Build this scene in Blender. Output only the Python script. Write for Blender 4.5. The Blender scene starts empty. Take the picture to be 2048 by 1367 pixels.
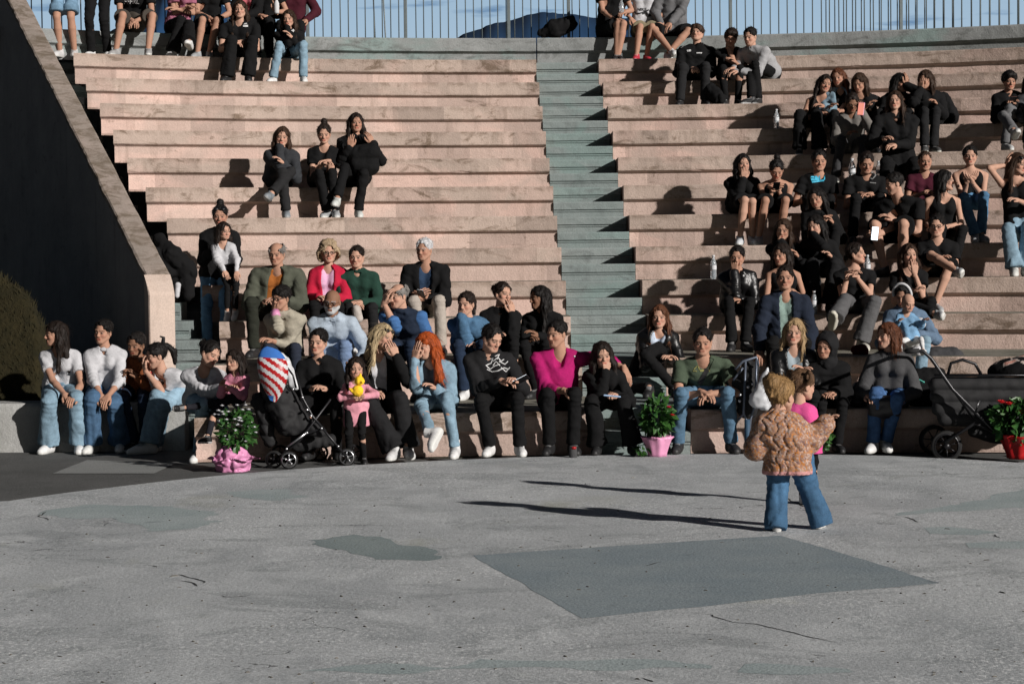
import bpy, math, random
import numpy as np
from mathutils import Vector, Matrix
rnd = random.Random(7)
scene = bpy.context.scene
COL = scene.collection
PW, PH = 2048, 1367

# ------------------------------------------------------------------ camera
F_PX, YH, CH, ROLL = 4300.0, 520.0, 1.62, 0.6
p_ = math.atan((PH/2-YH)/F_PX); r_ = math.radians(ROLL)
cF = np.array([0, math.cos(p_), -math.sin(p_)])
cU0 = np.array([0, math.sin(p_), math.cos(p_)])
cR0 = np.array([1.0, 0, 0])
cR = math.cos(r_)*cR0 - math.sin(r_)*cU0
cU = math.sin(r_)*cR0 + math.cos(r_)*cU0
cO = np.array([0, 0, CH])
cam = bpy.data.cameras.new('camera'); camo = bpy.data.objects.new('camera', cam); COL.objects.link(camo)
camo.matrix_world = Matrix(((cR[0], cU[0], -cF[0], cO[0]), (cR[1], cU[1], -cF[1], cO[1]), (cR[2], cU[2], -cF[2], cO[2]), (0, 0, 0, 1)))
cam.sensor_fit = 'HORIZONTAL'; cam.sensor_width = 36; cam.lens = F_PX/PW*36
cam.clip_start = 0.2; cam.clip_end = 9000
scene.camera = camo

def ray(x, y):
    d = cF*F_PX + cR*(x-PW/2) - cU*(y-PH/2)
    return d/np.linalg.norm(d)
def aty(x, y, Y):
    d = ray(x, y); return cO + d*(Y/d[1])
def atz(x, y, z):
    d = ray(x, y); return cO + d*((z-CH)/d[2])

# ------------------------------------------------------------------ sun, world, exposure
SUN_EL, SUN_AZ = math.radians(20), math.radians(-45)     # light comes from camera right and behind the camera
sd = Vector((math.cos(SUN_EL)*math.sin(math.radians(47)), -math.cos(SUN_EL)*math.cos(math.radians(47)), math.sin(SUN_EL)))
sun = bpy.data.lights.new('sun', 'SUN'); sun.energy = 4.6; sun.angle = math.radians(0.9); sun.color = (1.0, 0.95, 0.90)
suno = bpy.data.objects.new('sun', sun); COL.objects.link(suno)
suno.rotation_euler = sd.to_track_quat('Z', 'Y').to_euler(); suno.location = (15, -15, 12)

w = bpy.data.worlds.new('World'); scene.world = w; w.use_nodes = True
nt = w.node_tree; nt.nodes.clear()
N = nt.nodes.new
out = N('ShaderNodeOutputWorld'); bg = N('ShaderNodeBackground'); bg2 = N('ShaderNodeBackground'); add = N('ShaderNodeAddShader')
sky = N('ShaderNodeTexSky'); sky.sky_type = 'NISHITA'; sky.sun_disc = False
sky.sun_elevation = math.radians(20); sky.sun_rotation = math.atan2(sd[0], sd[1])
bg.inputs['Strength'].default_value = 0.010
nt.links.new(sky.outputs[0], bg.inputs['Color'])
# evening glow low in the sky behind the stand, broken by dark blue cloud banks
tc = N('ShaderNodeTexCoord'); sp = N('ShaderNodeSeparateXYZ'); nt.links.new(tc.outputs['Generated'], sp.inputs[0])
def math_(op, a, b=None, clamp=False):
    n = N('ShaderNodeMath'); n.operation = op; n.use_clamp = clamp
    for i, v in enumerate((a, b)):
        if v is None: continue
        if isinstance(v, (int, float)): n.inputs[i].default_value = v
        else: nt.links.new(v, n.inputs[i])
    return n.outputs[0]
def mapr(v, a, b, c, d):
    n = N('ShaderNodeMapRange'); n.interpolation_type = 'SMOOTHSTEP'
    nt.links.new(v, n.inputs[0])
    for i, q in enumerate((a, b, c, d)): n.inputs[i+1].default_value = q
    return n.outputs[0]
gl = math_('MULTIPLY', mapr(sp.outputs['Y'], 0.72, 0.93, 0, 1), mapr(sp.outputs['Z'], 0.17, 0.34, 1, 0))
mp = N('ShaderNodeMapping'); mp.inputs['Scale'].default_value = (5, 5, 34); nt.links.new(tc.outputs['Generated'], mp.inputs[0])
nz = N('ShaderNodeTexNoise'); nz.inputs['Scale'].default_value = 2.3; nz.inputs['Detail'].default_value = 6; nt.links.new(mp.outputs[0], nz.inputs[0])
cl = mapr(nz.outputs[0], 0.56, 0.66, 0, 1)
mx = N('ShaderNodeMix'); mx.data_type = 'RGBA'; nt.links.new(cl, mx.inputs['Factor'])
cr = N('ShaderNodeValToRGB'); nt.links.new(sp.outputs['Z'], cr.inputs[0])
cr.color_ramp.elements[0].position = 0.08; cr.color_ramp.elements[0].color = (0.44, 0.58, 0.74, 1)
cr.color_ramp.elements[1].position = 0.16; cr.color_ramp.elements[1].color = (0.30, 0.48, 0.66, 1)
nt.links.new(cr.outputs[0], mx.inputs['A']); mx.inputs['B'].default_value = (0.05, 0.16, 0.36, 1)
nt.links.new(mx.outputs['Result'], bg2.inputs['Color'])
nt.links.new(math_('MULTIPLY', gl, 0.74), bg2.inputs['Strength'])
nt.links.new(bg.outputs[0], add.inputs[0]); nt.links.new(bg2.outputs[0], add.inputs[1]); nt.links.new(add.outputs[0], out.inputs[0])

scene.view_settings.view_transform = 'Standard'; scene.view_settings.look = 'None'
scene.view_settings.exposure = 0.14; scene.view_settings.gamma = 1
scene.render.resolution_x = 1024; scene.render.resolution_y = 683
scene.render.engine = 'CYCLES'
scene.cycles.max_bounces = 4

# ------------------------------------------------------------------ object helpers
def tag(o, label=None, cat=None, group=None, kind=None):
    if label: o['label'] = label
    if cat: o['category'] = cat
    if group: o['group'] = group
    if kind: o['kind'] = kind
    return o
def empty(name, loc, label=None, cat=None, group=None, rz=0):
    o = bpy.data.objects.new(name, None); COL.objects.link(o); o.location = tuple(map(float, loc)); o.rotation_euler = (0, 0, rz)
    o.empty_display_size = 0.1
    return tag(o, label, cat, group)
def mesh_obj(name, V, Fq, mats, parent=None, loc=None, smooth=True, col=None, midx=None):
    """V: n x 3 world (or parent-local when parent has a location) coordinates"""
    V = np.asarray(V, np.float64)
    if parent is not None: V = V - np.array(parent.location)
    elif loc is not None: V = V - np.array(loc)
    me = bpy.data.meshes.new(name)
    if isinstance(Fq, np.ndarray):
        n, m = Fq.shape
        me.vertices.add(len(V)); me.vertices.foreach_set('co', V.astype(np.float32).ravel())
        me.loops.add(n*m); me.loops.foreach_set('vertex_index', Fq.astype(np.int32).ravel())
        me.polygons.add(n); me.polygons.foreach_set('loop_start', np.arange(0, n*m, m, dtype=np.int32))
        me.polygons.foreach_set('loop_total', np.full(n, m, np.int32))
        me.update(calc_edges=True)
    else:
        me.from_pydata([tuple(v) for v in V], [], Fq)
    if smooth: me.polygons.foreach_set('use_smooth', np.ones(len(me.polygons), bool))
    for m_ in (mats if isinstance(mats, (list, tuple)) else [mats]): me.materials.append(m_)
    if midx is not None: me.polygons.foreach_set('material_index', np.asarray(midx, np.int32))
    if col is not None:
        a = me.color_attributes.new('Col', 'FLOAT_COLOR', 'POINT')
        c4 = np.ones((len(V), 4), np.float32); c4[:, :3] = col
        a.data.foreach_set('color', c4.ravel())
    me.update()
    o = bpy.data.objects.new(name, me); COL.objects.link(o)
    if parent is not None: o.parent = parent
    elif loc is not None: o.location = tuple(map(float, loc))
    return o

class MB:
    """collects boxes, tubes, sheets; world coordinates"""
    def __init__(s): s.V = []; s.F = []; s.M = []; s.m = 0
    def add(s, V, F):
        n = len(s.V); s.V += [tuple(map(float, v)) for v in V]; s.F += [tuple(i+n for i in f) for f in F]; s.M += [s.m]*len(F); return s
    def box(s, c, d, R=None, bev=0.0):
        d = np.array(d)/2; c = np.array(c, float)
        if bev <= 0:
            V = [np.array([x, y, z])*d for z in (-1, 1) for y in (-1, 1) for x in (-1, 1)]
            F = [(0, 2, 3, 1), (4, 5, 7, 6), (0, 1, 5, 4), (2, 6, 7, 3), (0, 4, 6, 2), (1, 3, 7, 5)]
        else:
            b = min(bev, d.min()*.9); V = []; idx = {}
            for sx in (-1, 1):
                for sy in (-1, 1):
                    for sz in (-1, 1):
                        q = np.array([sx, sy, sz])
                        for ax in range(3):
                            v = q*(d-b); v[ax] = q[ax]*d[ax]; idx[(sx, sy, sz, ax)] = len(V); V.append(v)
            F = []
            for ax in range(3):
                a1, a2 = [(1, 2), (2, 0), (0, 1)][ax]
                for sg in (-1, 1):
                    f = []
                    for u, v_ in ((-1, -1), (1, -1), (1, 1), (-1, 1)):
                        k = [0, 0, 0]; k[ax] = sg; k[a1] = u; k[a2] = v_; f.append(idx[(*k, ax)])
                    F.append(tuple(f) if sg > 0 else tuple(f[::-1]))
            for ax in range(3):
                a1, a2 = [(1, 2), (2, 0), (0, 1)][ax]
                for u in (-1, 1):
                    for v_ in (-1, 1):
                        k0 = [0, 0, 0]; k0[ax] = -1; k0[a1] = u; k0[a2] = v_; k1 = list(k0); k1[ax] = 1
                        f = (idx[(*k0, a1)], idx[(*k1, a1)], idx[(*k1, a2)], idx[(*k0, a2)])
                        F.append(f if u*v_ < 0 else f[::-1])
            for sx in (-1, 1):
                for sy in (-1, 1):
                    for sz in (-1, 1):
                        f = tuple(idx[(sx, sy, sz, a)] for a in range(3)); F.append(f if sx*sy*sz > 0 else f[::-1])
        V = np.array(V)
        if R is not None: V = V @ np.array(R).T
        return s.add(V+c, F)
    def tube(s, pts, r, n=8, cap=True):
        pts = [np.array(p, float) for p in pts]; rs = r if isinstance(r, (list, tuple)) else [r]*len(pts)
        V = []; F = []; up = None
        for i, p in enumerate(pts):
            t = (pts[min(i+1, len(pts)-1)]-pts[max(i-1, 0)]); t = t/(np.linalg.norm(t)+1e-9)
            if up is None: up = np.array([0, 0, 1.0]) if abs(t[2]) < .9 else np.array([1.0, 0, 0])
            a = np.cross(t, up); a /= np.linalg.norm(a)+1e-9; b = np.cross(a, t); up = b
            for j in range(n):
                th = 2*math.pi*j/n; V.append(p+rs[i]*(math.cos(th)*a+math.sin(th)*b))
        for i in range(len(pts)-1):
            for j in range(n):
                F.append((i*n+j, i*n+(j+1) % n, (i+1)*n+(j+1) % n, (i+1)*n+j))
        if cap: F.append(tuple(range(n))[::-1]); F.append(tuple((len(pts)-1)*n+j for j in range(n)))
        return s.add(V, F)
    def lathe(s, c, prof, n=24, ax=(0, 0, 1), wob=None):
        ax = np.array(ax, float); ax /= np.linalg.norm(ax); u = np.cross(ax, [0, 1, 0.01]); u /= np.linalg.norm(u); v = np.cross(ax, u); V = []; F = []
        for i, (r, z) in enumerate(prof):
            for j in range(n):
                th = 2*math.pi*j/n; rr = r*(1+(wob(i, th) if wob else 0))
                V.append(np.array(c)+ax*z+rr*(math.cos(th)*u+math.sin(th)*v))
        for i in range(len(prof)-1):
            for j in range(n): F.append((i*n+j, i*n+(j+1) % n, (i+1)*n+(j+1) % n, (i+1)*n+j))
        return s.add(V, F)
    def build(s, name, mats, parent=None, loc=None, smooth=False):
        return mesh_obj(name, np.array(s.V), s.F, mats, parent, loc, smooth, midx=s.M)

# ------------------------------------------------------------------ materials
class NT:
    def __init__(s, name):
        s.m = bpy.data.materials.new(name); s.m.use_nodes = True; s.t = s.m.node_tree; s.b = s.t.nodes['Principled BSDF']
        s.b.inputs['Specular IOR Level'].default_value = 0.25
    def n(s, ty, **k):
        x = s.t.nodes.new(ty)
        for a, b in k.items(): setattr(x, a, b)
        return x
    def l(s, a, b): s.t.links.new(a, b)
    def coord(s, sc=(1, 1, 1), obj=False):
        t = s.n('ShaderNodeTexCoord'); g = s.n('ShaderNodeNewGeometry'); m = s.n('ShaderNodeMapping'); m.inputs['Scale'].default_value = sc
        s.l(t.outputs['Object'] if obj else g.outputs['Position'], m.inputs[0]); return m.outputs[0]
    def noise(s, sc, scale=(1, 1, 1), det=5, rough=.6, dist=0, obj=False):
        x = s.n('ShaderNodeTexNoise'); x.inputs['Scale'].default_value = sc; x.inputs['Detail'].default_value = det
        x.inputs['Roughness'].default_value = rough; x.inputs['Distortion'].default_value = dist; s.l(s.coord(scale, obj), x.inputs['Vector']); return x.outputs[0]
    def mr(s, v, a, b, c=0., d=1.):
        x = s.n('ShaderNodeMapRange'); s.l(v, x.inputs[0])
        for i, q in enumerate((a, b, c, d)): x.inputs[i+1].default_value = q
        return x.outputs[0]
    def mix(s, f, a, b, mode='MIX'):
        x = s.n('ShaderNodeMix', data_type='RGBA', blend_type=mode)
        for k, v in (('Factor', f), ('A', a), ('B', b)):
            if isinstance(v, (int, float)): x.inputs[k].default_value = v
            elif isinstance(v, tuple): x.inputs[k].default_value = (*v[:3], 1)
            else: s.l(v, x.inputs[k])
        return x.outputs['Result']
    def ma(s, op, a, b):
        x = s.n('ShaderNodeMath', operation=op)
        for i, v in enumerate((a, b)):
            if isinstance(v, (int, float)): x.inputs[i].default_value = v
            else: s.l(v, x.inputs[i])
        return x.outputs[0]
    def bump(s, h, dist, st=1.0):
        x = s.n('ShaderNodeBump'); x.inputs['Distance'].default_value = dist; x.inputs['Strength'].default_value = st; s.l(h, x.inputs['Height']); s.l(x.outputs[0], s.b.inputs['Normal'])
    def fin(s, c=None, rough=.9, metal=0., spec=None):
        if c is not None:
            if isinstance(c, tuple): s.b.inputs['Base Color'].default_value = (*c[:3], 1)
            else: s.l(c, s.b.inputs['Base Color'])
        s.b.inputs['Roughness'].default_value = rough; s.b.inputs['Metallic'].default_value = metal
        if spec is not None: s.b.inputs['Specular IOR Level'].default_value = spec
        return s.m

def concrete(name, c1, c2, stain, sc=1.0, st_lo=.58, st_hi=.72, bump=.004, pat=None, edge=False):
    n = NT(name)
    base = n.mix(n.mr(n.noise(1.6*sc, (1, 1, 1.5), 6, .65), .35, .65), c1, c2)
    if pat: base = n.mix(n.mr(n.noise(.9*sc, (1, 1, 2), 3, .5, 1.2), .5, .62), base, pat)
    st = n.mr(n.noise(2.6*sc, (1, 1, 2.2), 9, .74, .8), st_lo, st_hi)
    base = n.mix(n.ma('MULTIPLY', st, .8), base, stain)
    streak = n.mr(n.noise(9*sc, (1, 1, .12), 4, .6), .55, .8, 0, .45)
    base = n.mix(streak, base, stain)
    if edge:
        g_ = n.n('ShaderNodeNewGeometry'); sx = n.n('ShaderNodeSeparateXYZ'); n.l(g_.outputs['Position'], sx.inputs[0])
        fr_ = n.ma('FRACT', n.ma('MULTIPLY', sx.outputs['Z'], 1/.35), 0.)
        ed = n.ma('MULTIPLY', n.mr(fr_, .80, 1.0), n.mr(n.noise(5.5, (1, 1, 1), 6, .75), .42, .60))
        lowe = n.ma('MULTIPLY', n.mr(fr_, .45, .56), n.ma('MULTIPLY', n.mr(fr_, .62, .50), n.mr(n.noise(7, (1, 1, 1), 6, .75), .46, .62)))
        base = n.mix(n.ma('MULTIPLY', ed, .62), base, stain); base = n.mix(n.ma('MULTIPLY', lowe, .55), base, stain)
        bl = n.n('ShaderNodeTexNoise', noise_dimensions='1D'); bl.inputs['Scale'].default_value = 1.1; bl.inputs['Detail'].default_value = 0
        sn = n.ma('SNAP', n.ma('ADD', sx.outputs['X'], n.ma('MULTIPLY', n.ma('SNAP', sx.outputs['Z'], .175), 7.7)), .62); n.l(sn, bl.inputs['W'])
        base = n.mix(1.0, base, n.mr(bl.outputs[0], .3, .7, .86, 1.14), 'MULTIPLY')
    spk = n.mr(n.noise(90, det=2), .35, .7, .88, 1.1)
    base = n.mix(1.0, base, spk, 'MULTIPLY')
    h = n.ma('ADD', n.ma('MULTIPLY', n.noise(60, det=4), .5), n.noise(8, det=5))
    n.bump(h, bump); return n.fin(base, .92)

M = {}
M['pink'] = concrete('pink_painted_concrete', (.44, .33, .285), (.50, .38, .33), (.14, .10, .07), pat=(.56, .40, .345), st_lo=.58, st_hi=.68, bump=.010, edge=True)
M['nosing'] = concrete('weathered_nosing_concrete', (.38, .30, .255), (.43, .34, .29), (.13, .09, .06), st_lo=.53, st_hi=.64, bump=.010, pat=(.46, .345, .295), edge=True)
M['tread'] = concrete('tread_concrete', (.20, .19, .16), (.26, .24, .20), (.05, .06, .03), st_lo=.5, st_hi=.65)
M['grey'] = concrete('grey_concrete', (.22, .23, .228), (.28, .29, .288), (.11, .115, .11), pat=(.22, .28, .27), st_lo=.52, st_hi=.66, bump=.008)
M['stair'] = concrete('grey_green_concrete', (.19, .225, .22), (.24, .27, .265), (.11, .12, .12), pat=(.20, .26, .25), st_lo=.56, st_hi=.70, bump=.008)
M['coping'] = concrete('coping_concrete', (.27, .23, .20), (.34, .28, .245), (.13, .10, .07), 1.5, .45, .6)
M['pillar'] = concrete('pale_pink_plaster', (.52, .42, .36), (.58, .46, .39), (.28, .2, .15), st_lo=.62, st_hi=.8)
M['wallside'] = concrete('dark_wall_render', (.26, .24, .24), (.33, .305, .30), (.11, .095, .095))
M['lowwall'] = concrete('pale_grey_concrete', (.34, .34, .33), (.42, .42, .41), (.16, .16, .13), bump=.01)

def floor_mat():
    n = NT('stage_concrete')
    a = n.noise(.55, (1, .55, 1), 7, .62, .8); b = n.noise(2.3, (1, .6, 1), 7, .68, .5)
    base = n.mix(n.mr(a, .36, .64), (.40, .42, .435), (.52, .54, .55))
    base = n.mix(n.mr(b, .48, .66, 0, .8), base, (.62, .64, .65))
    base = n.mix(n.mr(n.noise(1.3, (.8, 1.0, 1), 8, .74, 1.2), .52, .60, 0, .60), base, (.29, .31, .32))
    base = n.mix(n.mr(n.noise(.8, (1, .7, 1), 5, .6, .4), .60, .70, 0, .5), base, (.40, .40, .32))
    spk = n.mr(n.noise(70, (1, 1, 1), 3, .7), .3, .72, .62, 1.25)
    base = n.mix(1.0, base, spk, 'MULTIPLY')
    sp2 = n.mr(n.noise(28, (1, .8, 1), 3, .8), .66, .74, 1, .45)
    base = n.mix(1.0, base, sp2, 'MULTIPLY')
    grit = n.ma('MULTIPLY', n.mr(n.noise(38, (1, .7, 1), 4, .85), .52, .60), n.mr(n.noise(.7, (1, .6, 1), 4), .46, .60, .25, .95))
    base = n.mix(grit, base, (.78, .79, .79))
    grit2 = n.ma('MULTIPLY', n.mr(n.noise(33, (1, .5, 1), 4, .85), .57, .64), n.mr(n.noise(.6, (1, .5, 1), 4), .48, .62, .14, .9))
    base = n.mix(grit2, base, (.13, .135, .13))
    # cracks
    v = n.n('ShaderNodeTexVoronoi', feature='DISTANCE_TO_EDGE'); v.inputs['Scale'].default_value = .8
    cc = n.coord((1, 1, 1)); nn = n.n('ShaderNodeTexNoise'); nn.inputs['Scale'].default_value = 3; nn.inputs['Detail'].default_value = 8; n.l(cc, nn.inputs[0])
    mx_ = n.n('ShaderNodeMix', data_type='VECTOR'); mx_.inputs['Factor'].default_value = .45; n.l(cc, mx_.inputs['A']); n.l(nn.outputs['Color'], mx_.inputs['B']); n.l(mx_.outputs['Result'], v.inputs['Vector'])
    crk = n.mr(v.outputs['Distance'], 0.0, .004, 1, 0)
    msk = n.mr(n.noise(1.4, det=4), .57, .62)
    crk = n.ma('MULTIPLY', crk, msk)
    base = n.mix(n.ma('MULTIPLY', crk, .8), base, (.05, .05, .05))
    h = n.ma('ADD', n.ma('MULTIPLY', n.noise(42, (1, .8, 1), 6, .8), 1.3), n.ma('MULTIPLY', n.noise(6, (1, .8, 1), 8, .75), 1.6))
    h = n.ma('SUBTRACT', h, n.ma('MULTIPLY', crk, 1.5))
    n.bump(h, .0045, 1.0)
    return n.fin(base, .85)
M['floor'] = floor_mat()
def asphalt(name, c, c2, bump=.004, sc=1):
    n = NT(name); base = n.mix(n.mr(n.noise(1.5*sc, det=6), .35, .7), c, c2)
    base = n.mix(1.0, base, n.mr(n.noise(80, det=2), .3, .7, .7, 1.25), 'MULTIPLY')
    base = n.mix(n.mr(n.noise(5, det=6, rough=.7), .60, .68, 0, .5), base, tuple(x*.5 for x in c))
    n.bump(n.ma('ADD', n.noise(60, det=4), n.noise(7, det=5)), bump); return n.fin(base, .9)
M['asphalt'] = asphalt('dark_asphalt', (.085, .087, .085), (.12, .12, .118))
M['patch'] = asphalt('blue_grey_patch', (.22, .265, .29), (.28, .32, .335), .0035)
M['patch2'] = asphalt('green_grey_patch', (.21, .255, .26), (.27, .315, .315), .003)
M['patchg'] = asphalt('grey_patch', (.22, .23, .225), (.27, .275, .27), .002)
M['patch3'] = asphalt('faint_patch', (.31, .365, .37), (.40, .445, .45), .004)
M['moss'] = asphalt('mossy_gutter', (.07, .075, .05), (.12, .115, .08), .006, 2)
n = NT('grass_soil'); n.bump(n.noise(30, det=6), .03)
M['grass'] = n.fin(n.mix(n.mr(n.noise(5, det=8, rough=.75), .35, .65), (.012, .011, .004), (.028, .022, .008)), 1)
n = NT('grass_blade'); M['blade'] = n.fin(n.mix(n.mr(n.noise(6, det=3), .35, .65), (.013, .013, .005), (.030, .024, .009)), .9)
n = NT('haze_blue_hill'); M['hill'] = n.fin(n.mix(n.mr(n.noise(.02, det=6), .35, .65), (.010, .045, .115), (.016, .058, .14)), 1)  # dusk haze is put into the hills' base colour as dark blue
def plain(name, c, rough=.6, metal=0, spec=.4, var=.12, sc=25, bump=0):
    n = NT(name); v = n.mr(n.noise(sc, det=4), .3, .7, 1-var, 1+var)
    if bump: n.bump(n.noise(sc*3, det=3), bump)
    return n.fin(n.mix(1.0, tuple(c), v, 'MULTIPLY'), rough, metal, spec)
M['fence'] = plain('fence_paint', (.14, .165, .17), .5, .2)
M['black'] = plain('black_fabric', (.012, .012, .013), .8, bump=.002)
M['blackmetal'] = plain('black_metal', (.015, .015, .017), .35, .4, .5)
M['chrome'] = plain('brushed_steel', (.55, .56, .58), .28, .9, .5)
M['rubber'] = plain('black_rubber', (.006, .006, .006), .8)
M['greyfab'] = plain('grey_fabric', (.05, .05, .052), .9, bump=.002)
M['white'] = plain('white_cloth', (.52, .52, .53), .8, var=.06)
M['greyplastic'] = plain('pale_plastic', (.55, .56, .58), .5, var=.05)
M['red'] = plain('red_wrap', (.34, .008, .010), .4, var=.15)
M['pinkw'] = plain('pink_wrap', (.60, .24, .42), .45, var=.12)
M['pinkpot'] = plain('pink_pot', (.62, .27, .43), .4, var=.06)
M['yellow'] = plain('yellow_plush', (.85, .52, .02), .9, bump=.003)
M['skinplain'] = plain('skin_plain', (.5, .3, .22), .6)
M['crack'] = plain('crack_dark', (.03, .03, .03), .9)
M['gritm'] = plain('grit_stone', (.12, .115, .10), .9, var=.8, sc=3)
M['soil'] = plain('potting_soil', (.03, .02, .015), 1)
def leafm(name, a, b):
    n = NT(name); n.b.inputs['Subsurface Weight'].default_value = 0
    g = n.n('ShaderNodeObjectInfo'); return n.fin(n.mix(n.mr(n.noise(22, det=3), .35, .65), a, b), .45, 0, .4)
M['leaf'] = leafm('leaf_green', (.016, .058, .010), (.045, .12, .024))
M['leafd'] = leafm('leaf_dark', (.012, .045, .012), (.03, .10, .02))
M['petalw'] = plain('white_petal', (.78, .78, .80), .6)
M['petalr'] = plain('red_petal', (.62, .03, .035), .6, var=.3)
M['petalp'] = plain('crimson_petal', (.62, .02, .09), .6, var=.3)
# attribute driven
n = NT('skin'); at = n.n('ShaderNodeVertexColor', layer_name='Col')
n.b.inputs['Subsurface Weight'].default_value = 0.0
M['skin'] = n.fin(n.mix(1.0, at.outputs[0], n.mr(n.noise(60, det=3), .3, .7, .93, 1.07), 'MULTIPLY'), .68, 0, .2)
def attr_cloth(name, rough, bscale, bump, var, spec=.2):
    n = NT(name); at = n.n('ShaderNodeVertexColor', layer_name='Col')
    v = n.mr(n.noise(18, det=5), .3, .7, 1-var, 1+var); c = n.mix(1.0, at.outputs[0], v, 'MULTIPLY')
    c = n.mix(1.0, c, n.mr(n.noise(160, det=2), .3, .7, .85, 1.15), 'MULTIPLY')
    n.bump(n.ma('ADD', n.ma('MULTIPLY', n.noise(16, (1, 1, 1), 3, .5, 1.0), 1.0), n.ma('MULTIPLY', n.noise(bscale, det=2), .2)), bump*.5); return n.fin(c, rough, 0, spec)
M['cloth'] = attr_cloth('cloth', .9, 220, .010, .12)
M['leather'] = attr_cloth('leather', .38, 120, .010, .15, .5)
M['denim'] = attr_cloth('denim', .85, 260, .008, .22)
M['shoe'] = attr_cloth('shoe_leather', .55, 120, .002, .06, .4)
n = NT('hair'); at = n.n('ShaderNodeVertexColor', layer_name='Col')
v = n.mr(n.noise(70, (1, 1, .12), 4, .7, obj=True), .3, .7, .55, 1.5)
n.bump(n.noise(110, (1, 1, .1), 3, obj=True), .004)
M['hair'] = n.fin(n.mix(1.0, at.outputs[0], v, 'MULTIPLY'), .62, 0, .22)
def emit(name, c, s):
    m = bpy.data.materials.new(name); m.use_nodes = True; b = m.node_tree.nodes['Principled BSDF']
    b.inputs['Base Color'].default_value = (0.02, .02, .02, 1); b.inputs['Emission Color'].default_value = (*c, 1); b.inputs['Emission Strength'].default_value = s; return m
M['screen'] = emit('lit_phone_screen', (.9, .95, 1), 2.2)
M['screen2'] = emit('warm_phone_screen', (1, .35, .25), .8)
def glassy(name, c):
    m = bpy.data.materials.new(name); m.use_nodes = True; b = m.node_tree.nodes['Principled BSDF']
    b.inputs['Base Color'].default_value = (*c, 1); b.inputs['Roughness'].default_value = .12; b.inputs['Transmission Weight'].default_value = .75; b.inputs['IOR'].default_value = 1.3; return m
M['bottle'] = glassy('clear_plastic', (.8, .87, .92))
# ================================================================== SETTING
CX = 1.1; RISE = .35
YK = {0: 18.0, 1: 18.0, 2: 19.9}
for k in range(3, 14): YK[k] = 21.5+.71*(k-3)
def curve_off(k, X):
    R = 20. if k <= 1 else 14.
    d = np.clip(np.abs(np.asarray(X, float)-CX), 0, R*.95); return R-np.sqrt(R*R-d*d)
def yrow(k, X): return YK[k]-curve_off(k, X)
XL = {12: -5.31, 11: -5.05, 10: -4.78, 9: -4.52, 8: -4.26, 7: -3.96, 6: -3.64, 5: -3.38, 4: -3.1, 3: -2.85, 2: -2.75, 1: -2.62, 13: -5.9}
def axl(Y): return .57-.037*(Y-22)          # aisle's left and right edge
def axr(Y): return 1.36-.034*(Y-22)

_nr = np.random.RandomState(3)
LAT = _nr.rand(32, 32, 32).astype(np.float32)*2-1
def vnoise(P, f):
    q = P*f; i = np.floor(q).astype(np.int64); t = q-i; t = t*t*(3-2*t)
    i0 = i & 31; i1 = (i+1) & 31; r = 0
    for a, wa in ((i0[..., 0], 1-t[..., 0]), (i1[..., 0], t[..., 0])):
        for b, wb in ((i0[..., 1], 1-t[..., 1]), (i1[..., 1], t[..., 1])):
            for c, wc in ((i0[..., 2], 1-t[..., 2]), (i1[..., 2], t[..., 2])):
                r = r+LAT[a, b, c]*wa*wb*wc
    return r
def vn1(x, y, z, f): return float(vnoise(np.array([[x, y, z]]), f)[0])

def tier_block(name, k, x0, x1, zt, zb, mats, parent, band=.155, over=.062, back=None, step=.11):
    """one curved concrete tier: overhanging nosing band, groove, recessed riser, tread"""
    n = max(6, int(abs(x1-x0)/step)); X = np.linspace(x0, x1, n)
    V = []; F = []; mi = []
    prof = [(.004, 0, 0), (-.004, -.016, 0), (0, -band, 0), (.02, -band-.012, 1), (over-.012, -band-.022, 1), (over, -band-.035, 1), (over+.006, None, 1)]
    prof = [('b', 0, 2)]+prof
    m = len(prof)
    for i, x in enumerate(X):
        xx = x
        for j, (dy, dz, _) in enumerate(prof):
            y = float(yrow(k, x)) if back is None else back[0](x)
            z = zb if dz is None else zt+dz
            if dy == 'b': y = back[1](x) if back else (float(yrow(k+1, x))+.15 if k < 13 else y+1.1)
            else:
                y += dy
                if j in (1, 2, 3): y += .006*vn1(x, k*3.1, j*.2, 3.1)+.004*vn1(x, k*5.3, j, 13); 
                if j in (2, 3): 
                    c = vn1(x, k*7.7, 9.1, 5.0)
                    if c > .62: z += (c-.62)*(.06 if j == 3 else -.05)
            V.append((xx, y, z))
    for i in range(n-1):
        for j in range(m-1):
            a = i*m+j; F.append((a, a+1, a+m+1, a+m)); mi.append(0 if prof[j+1][2] == 0 and j > 0 else (2 if j == 0 else 1))
    # end caps
    for i, rev in ((0, True), (n-1, False)):
        b0 = len(V); yb = V[i*m][1]; V.append((V[i*m][0], yb, zb))
        f = [i*m+j for j in range(m)]+[b0]; F.append(tuple(f if rev else f[::-1])); mi.append(1)
    o = mesh_obj(name, np.array(V), F, mats, parent, smooth=False, midx=mi); return o

amph = empty('amphitheatre_seating', (CX, 24, 0), 'curved pink concrete amphitheatre seating with a grey central stairway', 'seating stand')
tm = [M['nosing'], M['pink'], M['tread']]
for k in range(1, 13):
    zt, zb = RISE*k, RISE*(k-1)-.02
    xl = XL[k]
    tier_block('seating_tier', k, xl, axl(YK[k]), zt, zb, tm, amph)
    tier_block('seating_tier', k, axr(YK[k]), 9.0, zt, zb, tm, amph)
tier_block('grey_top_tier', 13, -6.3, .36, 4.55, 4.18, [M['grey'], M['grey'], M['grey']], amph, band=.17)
tier_block('grey_top_tier', 13, .375, 9.4, 4.552, 4.18, [M['grey'], M['grey'], M['grey']], amph, band=.17)
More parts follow.
